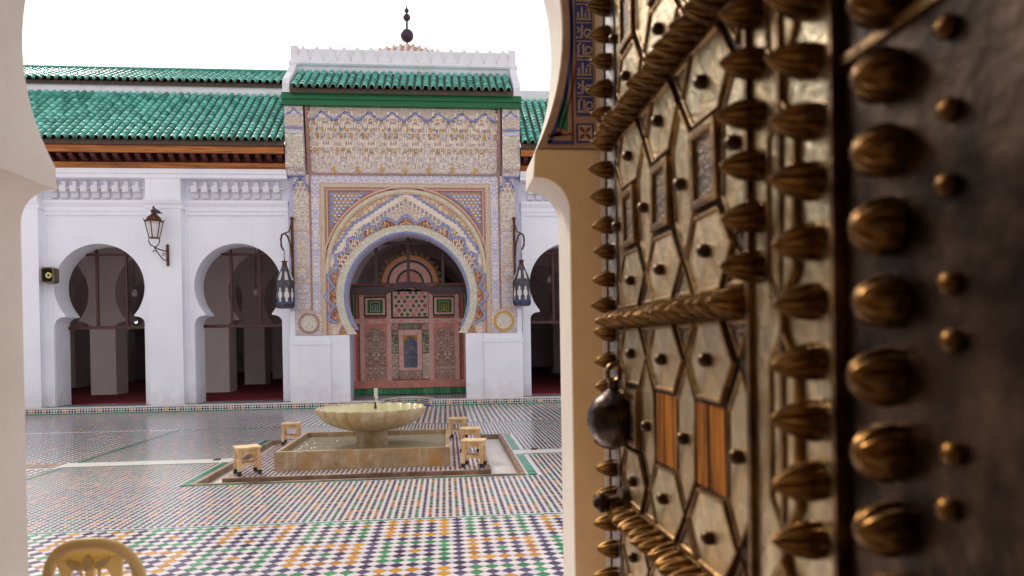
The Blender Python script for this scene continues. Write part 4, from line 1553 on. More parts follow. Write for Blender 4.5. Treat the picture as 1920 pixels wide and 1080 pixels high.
cv = [(-0.33 + 0.02 * i, 9.90 + 0.018 * j, 0.735 + 0.012 * math.sin(i * 1.7 + j) + 0.01 * random.random()) for j in range(gy) for i in range(gx)]
q.add(cv + [(x, y, z - 0.006) for x, y, z in cv],
      [(j * gx + i, j * gx + i + 1, (j + 1) * gx + i + 1, (j + 1) * gx + i) for j in range(gy - 1) for i in range(gx - 1)] +
      [(30 + j * gx + i, 30 + (j + 1) * gx + i, 30 + (j + 1) * gx + i + 1, 30 + j * gx + i + 1) for j in range(gy - 1) for i in range(gx - 1)])
T(q.build('cloth', mat('violet_cloth', hexc(80, 50, 190), hexc(60, 36, 150), rough=0.8, ns=20)), 'small crumpled violet cloth lying on the right rim of the fountain bowl', 'cloth')

# ---- plinth
plinth = empty('plinth', (fx, 10.2, -0.07), 'low tiled plinth with worn stone edging under the fountain basin', 'plinth')
q = MB()
q.box(-2.60, 0.47, 8.58, 11.88, -0.068, 0.044)
q.build('tile_bed', M['z_white'], plinth)
for (a, b, c, d, n_) in ((-2.66, 0.53, 8.52, 8.58, 4), (-2.66, 0.53, 11.88, 11.94, 4)):
    for i in range(n_):
        q = MB()
        q.box(a + (b - a) * i / n_ + 0.003, a + (b - a) * (i + 1) / n_ - 0.003, c, d, -0.07, 0.052 + random.uniform(-.002, .002))
        q.build('edging_stone', M['kerb'], plinth)
for (a, b) in ((-2.66, -2.60), (0.47, 0.53)):
    for i in range(4):
        q = MB()
        q.box(a, b, 8.582 + 3.296 * i / 4, 8.582 + 3.296 * (i + 1) / 4 - 0.005, -0.07, 0.05 + random.uniform(-.002, .002))
        q.build('edging_stone', M['kerb'], plinth)
q = MB()
for i in range(-26, 26):
    for j in range(0, 54):
        x, y = fx + i * 0.06, 8.62 + j * 0.06
        if BX0 - .03 < x < BX1 + .03 and BY0 - .03 < y < BY1 + .03:
            continue
        diamond(q, x, y, 0.024, 0.048, 0 if (i * 2 + j) % 5 else 2)
stuff(q.build('plinth_tiles', ZM, plinth, fix=False))
for (x, y, lab) in ((1.28, 10.32, 'small rusty drain cap on the white marble channel right of the fountain'), (-3.25, 10.22, 'small rusty drain cap at the end of the marble channel left of the fountain')):
    q = MB()
    q.lathe([(0.055, 0.006), (0.055, 0.016), (0.042, 0.024), (0.012, 0.027)], 14, (x, y, 0))
    q.lathe([(0.012, 0.026), (0.012, 0.034)], 8, (x, y, 0))
    T(q.build('drain_cap', M['iron'], smooth=True), lab, 'drain cap')

# ---- stools
def make_stool(loc, rz, label):
    t = empty('wooden_stool', loc, label, 'stool', 'wooden stools round the fountain', rz)
    H, W, D = 0.335, 0.125, 0.115
    for i in range(3):
        q = MB()
        w3 = 2 * (D + 0.02) / 3
        q.frustum(-W - 0.02, W + 0.02, -D - 0.02 + i * w3, -D - 0.02 + (i + 1) * w3 - 0.004, H - 0.022, H, 0.003)
        q.build('seat_plank', M['stool'], t, world=False)
    for sx in (-1, 1):
        for sy in (-1, 1):
            q = MB()
            x, y = sx * (W - 0.018), sy * (D - 0.018)
            s2 = 1.10
            vs = [(x * s2 - .019, y * s2 - .019, 0.025), (x * s2 + .019, y * s2 - .019, 0.025), (x * s2 + .019, y * s2 + .019, 0.025), (x * s2 - .019, y * s2 + .019, 0.025),
                  (x - .022, y - .022, H - .023), (x + .022, y - .022, H - .023), (x + .022, y + .022, H - .023), (x - .022, y + .022, H - .023)]
            q.add(vs, [(0, 3, 2, 1), (4, 5, 6, 7), (0, 1, 5, 4), (1, 2, 6, 5), (2, 3, 7, 6), (3, 0, 4, 7)])
            lg = q.build('leg', M['stool'], t, world=False)
            q = MB()
            q.box(x * s2 - .022, x * s2 + .022, y * s2 - .022, y * s2 + .022, 0.0, 0.05)
            q.build('rubber_foot', M['rubber'], lg, world=False)
    for sy in (-1, 1):
        q = MB()
        q.box(-W + .02, W - .02, sy * (D - .018) - .010, sy * (D - .018) + .010, H - 0.085, H - 0.024)
        q.build('apron', M['stool'], t, world=False)
        q = MB()
        q.box(-W + .005, W - .005, sy * (D - .013) - .009, sy * (D - .013) + .009, 0.115, 0.145)
        q.build('stretcher', M['stool'], t, world=False)
    for sx in (-1, 1):
        q = MB()
        q.box(sx * (W - .018) - .010, sx * (W - .018) + .010, -D + .03, D - .03, H - 0.083, H - 0.024)
        q.build('apron', M['stool'], t, world=False)
        q = MB()
        q.box(sx * (W - .013) - .009, sx * (W - .013) + .009, -D + .03, D - .03, 0.15, 0.18)
        q.build('stretcher', M['stool'], t, world=False)
    return t
for (x, y, a, lab) in ((-2.44, 8.80, rad(28), 'light wooden stool at the front left corner of the fountain plinth'),
                       (-2.46, 11.35, rad(3), 'light wooden stool behind the basin at its far left corner'),
                       (0.17, 11.45, rad(-12), 'light wooden stool farthest back on the right of the basin'),
                       (0.33, 10.05, rad(-8), 'light wooden stool half hidden, middle of the three right of the basin'),
                       (0.33, 8.82, rad(-14), 'light wooden stool at the front right corner of the fountain plinth')):
    make_stool((x, y, 0.052), a, lab)

# ================================================================== LANTERNS, LAMPS AND SMALL THINGS
k = NT('milky_lantern_glass')
k.p.inputs['Base Color'].default_value = (0.92, 0.91, 0.88, 1)
k.p.inputs['Roughness'].default_value = 0.12
tr = k.new('ShaderNodeBsdfTransparent')
mx_ = k.new('ShaderNodeMixShader')
mx_.inputs[0].default_value = 0.55
k.link(tr.outputs[0], mx_.inputs[1])
k.link(k.p.outputs[0], mx_.inputs[2])
k.link(mx_.outputs[0], k.n['Material Output'].inputs['Surface'])
M['glass'] = k.m
M['enamel'] = mat('blue_enamel_band', hexc(44, 54, 128), hexc(60, 70, 120), rough=0.35, ns=12)
M['pewter'] = mat('tarnished_lantern_metal', hexc(98, 96, 100), hexc(56, 54, 60), rough=0.4, metal=0.75, ns=24, bump=0.4, bs=60)
def xz_mesh(name, outlines, t, m_):
    me = plate_mesh(name, outlines, -t / 2, t / 2)
    me.materials.append(m_)
    return me
ogive = lambda w_, z0, z1: [(0, z0), (w_ * .55, z0 + .05), (w_ * .45, z0 + .10), (w_, z0 + .16), (w_, z1 - .16), (w_ * .45, z1 - .10), (w_ * .55, z1 - .05), (0, z1), (-w_ * .55, z1 - .05), (-w_ * .45, z1 - .10), (-w_, z1 - .16), (-w_, z0 + .16), (-w_ * .45, z0 + .10), (-w_ * .55, z0 + .05)]
def lantern(x, y, label, side):
    t = empty('lantern', (x, y, 2.55), label, 'lantern', 'pair of hanging lanterns flanking the portal')
    R_, N = 0.225, 8
    ap = R_ * math.cos(PI / N)
    w_ = R_ * math.sin(PI / N)
    fm = xz_mesh('pierced_panel', [[(-w_, 0.10), (w_, 0.10), (w_, 0.56), (-w_, 0.56)], ogive(w_ * 0.72, 0.135, 0.53)], 0.008, M['pewter'])
    gm = xz_mesh('glass_pane', [rect(-w_ * .9, w_ * .9, 0.12, 0.54)], 0.003, M['glass'])
    cm = MB()
    cm.add([(-w_, 0, 0.64), (w_, 0, 0.64), (w_ * 0.30, ap * 0.70, 1.06), (-w_ * 0.30, ap * 0.70, 1.06), (-w_, 0.008, 0.64), (w_, 0.008, 0.64), (w_ * 0.30, ap * 0.70 + .008, 1.06), (-w_ * .30, ap * .70 + .008, 1.06)],
           [(0, 1, 2, 3), (7, 6, 5, 4), (0, 4, 5, 1), (2, 6, 7, 3)])
    cme = cm.mesh('cap_panel', [M['pewter']])
    gl = MB()
    gl.add([(-w_ * .5, 0.02 - 0.03, 0.70), (w_ * .5, 0.02 - 0.03, 0.70), (w_ * .3, ap * .38 - 0.012, 0.88), (0, ap * .5 - .012, .94), (-w_ * .3, ap * .38 - 0.012, 0.88)], [(0, 1, 2, 3, 4)])
    glm = gl.mesh('cap_glass', [M['glass']], fix=False)
    for i in range(N):
        a = 2 * PI * (i + 0.5) / N
        for nm, me, rr in (('pierced_panel', fm, ap), ('glass_pane', gm, ap - 0.008), ('cap_panel', cme, ap), ('cap_glass', glm, ap + 0.01)):
            o = obj(nm, me, None, t, world=False)
            o.location = (rr * math.cos(a - PI / 2), rr * math.sin(a - PI / 2), 0)
            o.rotation_euler = (0, 0, a)
    rt = PI / N + PI / 2
    def oct(name, prof, m_):
        q = MB()
        q.lathe(prof, N, (0, 0, 0), rot=PI / N * 0 - PI / 2)
        q.build(name, m_, t, world=False)
    oct('blue_band', [(R_ + .006, 0.10), (R_ + .008, 0.105), (R_ + .008, 0.15), (R_ + .004, 0.155)], M['enamel'])
    oct('base_skirt', [(R_ * .80, 0.0), (R_ * .97, 0.02), (R_ + .012, 0.09), (R_, 0.10)], M['pewter'])
    oct('shoulder_band', [(R_ + .008, 0.555), (R_ + .012, 0.57), (R_ + .004, 0.63), (R_ - .005, 0.645)], M['pewter'])
    q = MB()
    q.lathe([(0.075, 1.05), (0.06, 1.08), (0.055, 1.17), (0.085, 1.175), (0.085, 1.185), (0.02, 1.2), (0.012, 1.24)], 12)
    q.build('brass_cap', M['iron'], t, smooth=True, world=False)
    q = MB()
    for i in range(3):
        z = 1.25 + i * 0.075
        q.tube([((0.022 * math.cos(b) if i % 2 else 0), (0 if i % 2 else 0.022 * math.cos(b)), z + 0.045 * math.sin(b)) for b in [2 * PI * j / 12 for j in range(12)]], 0.006, 6, closed=True)
    q.build('chain', M['iron'], t, world=False)
    s_ = side
    q = MB()
    q.box(s_ * 0.15 - 0.03, s_ * 0.15 + 0.03, 0.22, 0.27, 0.55, 2.30)
    q.tube([(s_ * 0.15, 0.24, 2.34), (s_ * 0.15, 0.24, 2.28)], 0.05, 10)
    q.build('wall_bar', M['iron'], t, world=False)
    q = MB()
    arm = [(s_ * 0.13, 0.22, 1.30), (s_ * 0.115, 0.18, 1.62), (s_ * 0.06, 0.12, 1.84), (0.0, 0.07, 1.90), (-s_ * 0.06, 0.04, 1.86), (-s_ * 0.085, 0.02, 1.74), (-s_ * 0.075, 0.0, 1.58), (-s_ * 0.03, 0.0, 1.48), (0.0, 0.0, 1.46)]
    q.tube(arm, [0.016, 0.02, 0.024, 0.026, 0.026, 0.026, 0.026, 0.022, 0.016], 8)
    q.tube([(0.0, 0.07, 1.90), (s_ * 0.09, 0.16, 1.96), (s_ * 0.14, 0.22, 2.18)], 0.018, 8)
    q.build('scroll_arm', M['iron'], t, smooth=True, world=False)
    return t
lantern(-4.01, 18.06, 'octagonal metal and glass lantern hanging left of the portal', 1)
lantern(1.985, 18.06, 'octagonal metal and glass lantern hanging right of the portal', -1)

# ---- street style wall lamp
wlx, wly = -7.13, 18.04
lamp = empty('wall_lamp', (wlx, wly, 4.1), 'rusty six sided street style lamp on a scroll bracket fixed to the pillar', 'lamp')
N = 6
def hexring(r, z, n=6, o=0.0):
    return [(wlx + r * math.cos(2 * PI * (i + 0.5) / n + o), wly + r * math.sin(2 * PI * (i + 0.5) / n + o), z) for i in range(n)]
b_, t_ = hexring(0.115, 4.33), hexring(0.205, 4.72)
for i in range(N):
    j = (i + 1) % N
    q = MB()
    q.tube([b_[i], t_[i]], 0.014, 6)
    q.build('corner_bar', M['iron'], lamp)
    q = MB()
    q.add([b_[i], b_[j], t_[j], t_[i]], [(0, 1, 2, 3)])
    q.build('glass_pane', M['glass'], lamp, fix=False)
    q = MB()
    e = hexring(0.21, 4.73)[i]
    o_ = hexring(0.245, 4.80)[i]
    q.tube([e, o_], [0.018, 0.004], 6)
    q.build('corner_spike', M['iron'], lamp)
q = MB()
q.lathe([(0.215, 4.715), (0.222, 4.735), (0.205, 4.745), (0.165, 4.80), (0.145, 4.84), (0.09, 4.885), (0.065, 4.90), (0.055, 4.96), (0.085, 4.985), (0.05, 5.02), (0.022, 5.04), (0.03, 5.07), (0.008, 5.12)], 12, (wlx, wly, 0))
q.build('domed_roof', M['iron'], lamp, smooth=False)
q = MB()
q.lathe([(0.125, 4.315), (0.125, 4.335)], 6, (wlx, wly, 0), rot=PI / 6)
q.build('base_ring', M['iron'], lamp)
q = MB()
q.tube([(wlx - 0.13, wly, 4.325), (wlx - 0.135, wly, 4.24), (wlx - 0.09, wly, 4.15), (wlx + 0.01, wly, 4.10), (wlx + 0.08, wly, 4.14), (wlx + 0.12, wly, 4.22), (wlx + 0.125, wly, 4.325)], 0.014, 7)
q.tube([(wlx + 0.005, wly, 4.10), (wlx + 0.06, wly + .12, 4.06), (wlx + 0.17, wly + 0.33, 4.03)], 0.016, 7)
q.tube([(wlx - 0.01, wly + .02, 4.09), (wlx + 0.04, wly + .12, 3.96), (wlx + 0.10, wly + .25, 3.82), (wlx + 0.17, wly + .34, 3.80)], 0.014, 7)
for (cx, cz, r) in ((-0.03, 3.99, 0.045), (0.12, 3.94, 0.05)):
    q.tube([(wlx + cx + (r - 0.005 * i) * math.cos(i * 0.6), wly + (.04 if cx < 0 else .25), cz + (r - 0.003 * i) * math.sin(i * 0.6)) for i in range(11)], 0.010, 6)
q.build('scroll_bracket', M['iron'], lamp, smooth=True)
q = MB()
q.box(wlx + 0.155, wlx + 0.205, 18.36, 18.425, 3.67, 4.21)
q.build('back_plate', M['iron'], lamp)
q = MB()
q.lathe([(0.03, 4.34), (0.03, 4.42), (0.045, 4.46), (0.04, 4.55), (0.01, 4.58)], 10, (wlx, wly, 0))
q.build('bulb', M['z_white'], lamp, smooth=True)

# ---- pigeon on the lamp
q = MB()
secs = [(-0.17, -0.045, 0.022, 0.006), (-0.12, -0.03, 0.030, 0.012), (-0.06, 0.0, 0.045, 0.040), (0.0, 0.02, 0.056, 0.055), (0.05, 0.045, 0.050, 0.052), (0.085, 0.085, 0.032, 0.034), (0.10, 0.12, 0.026, 0.026), (0.115, 0.142, 0.026, 0.025), (0.138, 0.145, 0.014, 0.013), (0.160, 0.138, 0.003, 0.003)]
vs, fs, n_ = [], [], 12
for (x, z, ry, rz) in secs:
    for j in range(n_):
        a = 2 * PI * j / n_
        vs.append((x, ry * math.cos(a), z + rz * math.sin(a)))
for i in range(len(secs) - 1):
    for j in range(n_):
        fs.append((i * n_ + j, i * n_ + (j + 1) % n_, (i + 1) * n_ + (j + 1) % n_, (i + 1) * n_ + j))
fs += [tuple(range(n_ - 1, -1, -1)), tuple((len(secs) - 1) * n_ + j for j in range(n_))]
q.add(vs, fs)
pig = empty('pigeon', (wlx + 0.10, wly - 0.06, 4.862), 'dark grey pigeon perched on the roof of the wall lamp', 'bird', rz=rad(152))
q.build('body', mat('pigeon_feathers', hexc(58, 54, 70), hexc(84, 80, 96), rough=0.7, ns=40), pig, smooth=True, world=False, loc=(0, 0, 0.085))
for s_ in (-1, 1):
    q = MB()
    q.tube([(0.01, s_ * 0.02, 0.05), (0.015, s_ * 0.02, 0.0)], 0.006, 6)
    q.build('leg', mat('pigeon_leg', hexc(150, 70, 70)), pig, world=False)
    q = MB()
    q.add([(0.05, s_ * 0.052, 0.12), (-0.02, s_ * 0.062, 0.13), (-0.14, s_ * 0.03, 0.05), (-0.03, s_ * 0.060, 0.07)], [(0, 1, 2, 3)])
    q.add([(0.05, s_ * 0.048, 0.12), (-0.02, s_ * 0.054, 0.13), (-0.14, s_ * 0.026, 0.05), (-0.03, s_ * 0.052, 0.07)], [(3, 2, 1, 0)])
    q.build('wing', mat('pigeon_wing', hexc(70, 68, 86), hexc(44, 42, 56), rough=0.7, ns=30), pig, world=False)

# ---- horn loudspeaker
spk = empty('loudspeaker', (-9.83, 18.5, 3.25), 'small weatherproof horn loudspeaker fixed on the white wall by the left arch', 'loudspeaker')
def rrect(cx, cz, w_, h_, r):
    return arc(cx + w_ - r, cz + h_ - r, r, 0, PI / 2, 5) + arc(cx - w_ + r, cz + h_ - r, r, PI / 2, PI, 5) + arc(cx - w_ + r, cz - h_ + r, r, PI, 1.5 * PI, 5) + arc(cx + w_ - r, cz - h_ + r, r, 1.5 * PI, 2 * PI, 5)
sc_, sz_ = -9.825, 3.455
hornm = mat('olive_horn_plastic', hexc(118, 110, 84), hexc(96, 88, 66), rough=0.5, ns=6)
obj('housing', plate_mesh('housing', [rrect(sc_, sz_, 0.15, 0.20, 0.07), rrect(sc_, sz_, 0.125, 0.172, 0.06)], 18.36, 18.62), hornm, spk)
q = MB()
vs, fs, L_ = [], [], []
for (k1, y) in ((1.0, 18.37), (0.8, 18.44), (0.55, 18.52), (0.5, 18.60)):
    ring_ = rrect(sc_, sz_, 0.126 * k1, 0.173 * k1 if k1 > .6 else 0.126 * k1, 0.06 * k1)
    L_.append([(x, y, z) for x, z in ring_])
n_ = len(L_[0])
for r_ in L_:
    vs += r_
for i in range(3):
    for j in range(n_):
        fs.append((i * n_ + j, i * n_ + (j + 1) % n_, (i + 1) * n_ + (j + 1) % n_, (i + 1) * n_ + j))
fs.append(tuple(3 * n_ + j for j in range(n_)))
q.add(vs, fs)
q.build('horn_mouth', mat('dark_horn', hexc(50, 44, 34), rough=0.5), spk, fix=False)
obj('yellow_ring', plate_mesh('yellow_ring', [arc(sc_, sz_, 0.075, 0, 2 * PI, 24)[:-1], arc(sc_, sz_, 0.03, 0, 2 * PI, 24)[:-1]], 18.42, 18.47), mat('pale_yellow_plastic', hexc(206, 196, 120), rough=0.45), spk)
q = MB()
q.box(-10.07, -9.97, 18.44, 18.66, 3.33, 3.60)
q.build('mounting_box', mat('grey_plastic_box', hexc(168, 162, 160), rough=0.6), spk)

# ---- bulbs hanging in the gallery
def bulb(x, y, z, label):
    t = empty('hanging_bulb', (x, y, z), label, 'light bulb', 'bare bulbs hanging in the gallery')
    q = MB()
    q.tube([(0, 0, 0.30), (0, 0, 5.8 - z)], 0.010, 5)
    q.build('cord', M['rubber'], t, world=False)
    q = MB()
    q.lathe([(0.035, 0.22), (0.04, 0.30), (0.012, 0.32)], 10)
    q.build('socket', M['brass_dark'], t, smooth=True, world=False)
    q = MB()
    q.lathe([(0.01, -0.01), (0.06, 0.02), (0.085, 0.09), (0.07, 0.16), (0.035, 0.22)], 14)
    q.build('glass_bulb', M['glass'], t, smooth=True, world=False)
bulb(-9.0, 21.3, 3.10, 'bare glass bulb on a cord inside the leftmost arch')
bulb(-5.75, 22.0, 3.15, 'bare glass bulb on a cord inside the arch next to the portal')
bulb(3.25, 21.6, 3.45, 'bare glass bulb dimly seen inside the arch right of the portal')
k = NT('lit_bulb')
k.p.inputs['Emission Color'].default_value = (0.8, 1.0, 0.95, 1)
k.p.inputs['Emission Strength'].default_value = 14.0
q = MB()
q.lathe([(0.01, -0.06), (0.06, -0.02), (0.06, 0.03), (0.02, 0.07)], 12, (-12.9, 30.6, 2.72))
T(q.build('lit_bulb', k.m, smooth=True), 'tiny lit bulb glowing deep in the dark behind the leftmost arch', 'light bulb')

# ---- pavilion roof and finial behind the portal
pav = empty('pavilion_roof', (-1.19, 27.0, 10.0), 'peak of a tiled pavilion roof behind the parapet, topped by a finial of three dark balls', 'roof')
ax, ay = -1.19, 25.0
q = MB()
q.add([(ax - 3.2, ay - 3.2, 10.1), (ax + 3.2, ay - 3.2, 10.1), (ax + 3.2, ay + 3.2, 10.1), (ax - 3.2, ay + 3.2, 10.1), (ax, ay, 12.19)], [(0, 1, 4), (1, 2, 4), (2, 3, 4), (3, 0, 4), (3, 2, 1, 0)])
q.build('roof_slope', mat('faded_pink_tile', hexc(206, 172, 156), hexc(176, 150, 136), rough=0.7, ns=6), pav)
q = MB()
for i in range(-14, 15):
    x = ax + i * 0.22
    t = 1 - abs(i) * 0.22 / 3.2
    q.tube([(x, ay - 3.2, 10.12), (x, ay - 3.2 + 3.2 * t, 10.12 + 2.09 * t)], 0.06, 6)
stuff(q.build('tile_ribs', mat('faded_tile_rib', hexc(220, 190, 172), hexc(190, 160, 146), rough=0.7, ns=6), pav))
q = MB()
q.tube([(ax, ay, 12.1), (ax, ay, 13.45)], 0.035, 8)
q.build('rod', M['bronze_ball'], pav)
for (z, r) in ((12.50, 0.225), (13.14, 0.125), (13.38, 0.075)):
    q = MB()
    q.lathe([(max(r * math.sin(PI * i / 12), 0.01), -r * math.cos(PI * i / 12)) for i in range(13)], 20, (ax, ay, z))
    q.build('finial_ball', M['bronze_ball'], pav, smooth=True)
q = MB()
q.lathe([(0.035, 13.44), (0.004, 13.58)], 8, (ax, ay, 0))
q.build('finial_tip', M['bronze_ball'], pav)

# ================================================================== ENTRANCE ARCH NEAR THE CAMERA
AX, AZ, AR, AS = -0.885, 3.40, 1.58, 2.69
hsn = horseshoe(AX, -0.02, 1.61, AZ, AR, AS, drop=0.14, cav=0.20, seg=72)
ent = empty('entrance_arch', (AX, 4.2, 0), 'pale plastered horseshoe arch framing the view, with painted lettering on its right side', 'arch')
out = [(-5.0, -0.02), hsn[0]] + hsn[:1:-1] + [hsn[1], (3.2, -0.02), (3.2, 6.0), (-5.0, 6.0)]
plate('arch_wall', [out], 4.0, 4.4, M['cream'], ent)
lefth = []
for p in hsn[::-1]:
    if p[0] > AX - 0.01:
        break
    lefth.append(p)
plate('deep_left_haunch', [[(-5.0, -0.02)] + [hsn[0]] + lefth + [(AX, AZ + AR - 0.002), (AX, 6.0), (-5.0, 6.0)]], 3.55, 4.001, M['cream'], ent)
# right pier face: ochre overlay with shade and warm light in its colour
face = [p for p in hsn]
right = [(x, z) for x, z in hsn if x > AX and z <= AS + 0.0]
rp = [(AX + 1.613, 0.0)] + [(x + 0.003, z) for x, z in right if z > 0.1] + [(0.56, 2.705), (0.905, 2.705), (0.905, 0.0)]
ymid = 3.996
plate('pier_face', [rp], 3.985, 4.003, M['warm_shade_plaster'], ent)
tan = mat('tan_painted_wood', hexc(186, 150, 120), hexc(162, 126, 100), rough=0.65, ns=6)
M['navy'] = mat('navy_letter_paint', hexc(58, 66, 128), hexc(44, 50, 106), rough=0.6, ns=12)
M['letter'] = mat('cream_letter_paint', hexc(196, 168, 144), hexc(176, 148, 124), rough=0.6, ns=12)
M['red_line'] = mat('oxblood_line_paint', hexc(120, 44, 36), hexc(104, 36, 34), rough=0.6, ns=12)
def acurve(dr, z0, z1, n=36):
    a0 = math.asin(max(-1, (z0 - AZ) / (AR + dr)))
    a1 = math.asin(min(1, (z1 - AZ) / (AR + dr)))
    return [(AX + (AR + dr) * math.cos(a0 + (a1 - a0) * i / n), AZ + (AR + dr) * math.sin(a0 + (a1 - a0) * i / n)) for i in range(n + 1)]
c0 = acurve(0.003, 2.715, 4.75)
plate('painted_spandrel', [c0 + [(0.905, c0[-1][1]), (0.905, 2.715)]], 3.978, 4.003, tan, ent)
def dec(name, outlines, m_, f_=0.006, parent=None):
    return plate(name, outlines, 3.978 - f_, 3.979, m_, parent or ent)
ca, cb = acurve(0.045, 2.74, 4.6), acurve(0.065, 2.74, 4.6)
dec('blue_curved_line', [ca + cb[::-1]], M['navy'])
dec('blue_base_line', [rect(ca[0][0], 0.752, 2.735, 2.755)], M['navy'])
dec('red_upright_line', [rect(0.742, 0.752, 2.76, 4.6)], M['red_line'])
cc = acurve(0.085, 2.80, 3.25)
dec('red_curved_line', [cc + [(x + 0.008, z) for x, z in cc][::-1]], M['red_line'])
dec('red_base_line', [[(cc[0][0], 2.80), (0.60, 2.775), (0.66, 2.80), (0.70, 2.785), (0.742, 2.795), (0.742, 2.803), (0.70, 2.793), (0.66, 2.81), (0.60, 2.785), (cc[0][0] + .01, 2.81)]], M['red_line'])
tri = [(0.655, 2.83), (0.715, 2.815), (0.720, 3.12), (0.700, 2.99), (0.668, 2.90)]
dec('green_leaf_triangle', [tri], mat('green_leaf_paint', hexc(34, 120, 74), hexc(20, 86, 54), rough=0.6, ns=14))
# lettering band: navy blocks with cream strokes, flower square below
dec('flower_square_rim', [rect(0.768, 0.868, 2.745, 2.855)], M['navy'])
fl = dec('flower_square', [rect(0.778, 0.858, 2.755, 2.845)], M['letter'], 0.008)
for i in range(4):
    a = PI / 4 + i * PI / 2
    cx, cz = 0.818 + 0.024 * math.cos(a), 2.80 + 0.026 * math.sin(a)
    pt = [(cx + 0.020 * math.cos(b) * math.cos(a) - 0.009 * math.sin(b) * math.sin(a), cz + 0.020 * math.cos(b) * math.sin(a) + 0.009 * math.sin(b) * math.cos(a)) for b in [2 * PI * j / 12 for j in range(12)]]
    dec('petal', [pt], M['red_line'], 0.010, fl)
band = dec('lettering_band', [rect(0.768, 0.868, 2.90, 4.7)], M['navy'], 0.005)
def stroke(mb, pts, w_, y):
    P = [Vector((p[0], p[1])) for p in pts]
    L_, R_ = [], []
    for i, p in enumerate(P):
        d = (P[min(i + 1, len(P) - 1)] - P[max(i - 1, 0)]).normalized()
        n_ = Vector((-d.y, d.x)) * w_ / 2
        L_.append(p + n_)
        R_.append(p - n_)
    n_ = len(P)
    mb.add([(q.x, y, q.y) for q in L_ + R_], [(i, n_ + i, n_ + i + 1, i + 1) for i in range(n_ - 1)])
z = 2.91
kk = 0
while z < 4.6:
    mb = MB()
    y = 3.9705
    x0, x1 = 0.774, 0.862
    if kk % 3 == 0:      # tall stem letters with a loop
        stroke(mb, [(x1, z + .012), (x0, z + .012)], 0.012, y)
        stroke(mb, [(x0 + .010, z + .012), (x0 + .010, z + .075), (x0 + .026, z + .085)], 0.011, y)
        stroke(mb, [(x0 + .040, z + .012), (x0 + .040, z + .080)], 0.011, y)
        stroke(mb, [(x1 - .012 + .018 * math.cos(a) - .006, z + .048 + .020 * math.sin(a)) for a in [2 * PI * i / 12 for i in range(13)]], 0.009, y)
        stroke(mb, [(x1 - .03, z + .03), (x1 - .045, z + .012)], 0.010, y)
    elif kk % 3 == 1:    # curling tails
        stroke(mb, [(x1, z + .012), (x1 - .03, z + .016), (x1 - .045, z + .04), (x1 - .03, z + .06), (x1 - .006, z + .055), (x1 - .004, z + .036)], 0.011, y)
        stroke(mb, [(x0, z + .012), (x0 + .030, z + .012), (x0 + .034, z + .085)], 0.012, y)
        stroke(mb, [(x0 + .006, z + .04), (x0 + .018, z + .055), (x0 + .006, z + .072)], 0.010, y)
    else:                # stepped stems
        stroke(mb, [(x1, z + .012), (x0, z + .012)], 0.011, y)
        for q_ in (0.012, 0.034, 0.056, 0.078):
            stroke(mb, [(x0 + q_, z + .012), (x0 + q_, z + (.082 if int(q_ * 1000) % 4 else .05))], 0.010, y)
        stroke(mb, [(x1 - .03, z + .06), (x1 - .016, z + .07), (x1 - .002, z + .06)], 0.009, y)
    stroke(mb, [(x0, z + .098), (x1, z + .098)], 0.006, y)
    mb.build('letters', M['letter'], band, fix=False)
    z += 0.106
    kk += 1
dec('tan_edge_bead', [rect(0.885, 0.905, 2.71, 4.75)], M['warm_shade_plaster'], 0.012)
q = MB()
q.box(0.905, 0.925, 3.95, 4.01, 0, 5.2)
q.build('pale_corner_bead', M['cream'], ent)

# ---- porch shell round the camera
g = MB()
g.box(0.94, 1.14, -2.2, 4.0, -0.02, 5.3)
T(g.build('porch_wall', M['porch']), 'ochre plaster porch wall on the right, behind the open bronze door', 'wall')
g = MB()
g.box(-3.4, 1.14, -2.4, -2.2, -0.02, 5.3)
T(g.build('porch_wall', M['porch']), 'plain porch wall behind the viewer, out of the picture', 'wall')

g = MB()
g.box(-3.4, -3.2, -2.2, 4.0, -0.02, 5.3)  # unseen wall, put in to block low skylight from the left
T(g.build('porch_wall', M['porch']), 'plain wall added left of the viewer, out of the picture, to block low skylight', 'wall')
g = MB()
g.box(-3.4, 1.14, -2.4, 1.7, 5.3, 5.5)  # unseen; cut short to shade the near door and let skylight in beyond
structure(g.build('porch_shade_ceiling', M['ceiling']))

# ================================================================== THE BRONZE DOOR
DX = 0.62
door = empty('bronze_door', (DX, 1.55, 0), 'huge open door clad in bronze hexagon plates and rows of ribbed studs', 'door')
def bronze(name, c1, c2, rough, metal=0.85, ns=9, bump=0.3):
    k = NT(name)
    v = k.coords()
    oi = k.new('ShaderNodeObjectInfo')
    nz = k.noise(v, ns, 6, 0.65)
    col = k.ramp(nz, [(0.36, c1), (0.62, c2)])
    hs_ = k.new('ShaderNodeHueSaturation')
    vv = k.math('MULTIPLY_ADD', oi.outputs['Random'], 0.35)
    vv.node.inputs[2].default_value = 0.82
    k.link(k.math('MULTIPLY', vv, k.ramp(k.noise(k.coords((1, 3, 1.6)), 3.4, 6, 0.7), [(0.34, (0.56,) * 3), (0.60, (1.14,) * 3)])), hs_.inputs['Value'])
    k.link(col, hs_.inputs['Color'])
    k.link(hs_.outputs[0], k.p.inputs['Base Color'])
    k.p.inputs['Metallic'].default_value = metal
    rr = k.math('MULTIPLY_ADD', nz, 0.25)
    rr.node.inputs[2].default_value = rough - 0.1
    k.link(rr, k.p.inputs['Roughness'])
    dent = k.math('ADD', k.noise(v, 9, 2), k.math('MULTIPLY', k.noise(v, 60, 3), 0.25))
    k.bump(dent, bump * 1.6, 0.02)
    return k.m
B_plate = bronze('pale_hammered_bronze', hexc(242, 222, 182), hexc(194, 164, 118), 0.28, 0.78, 6, 0.38)
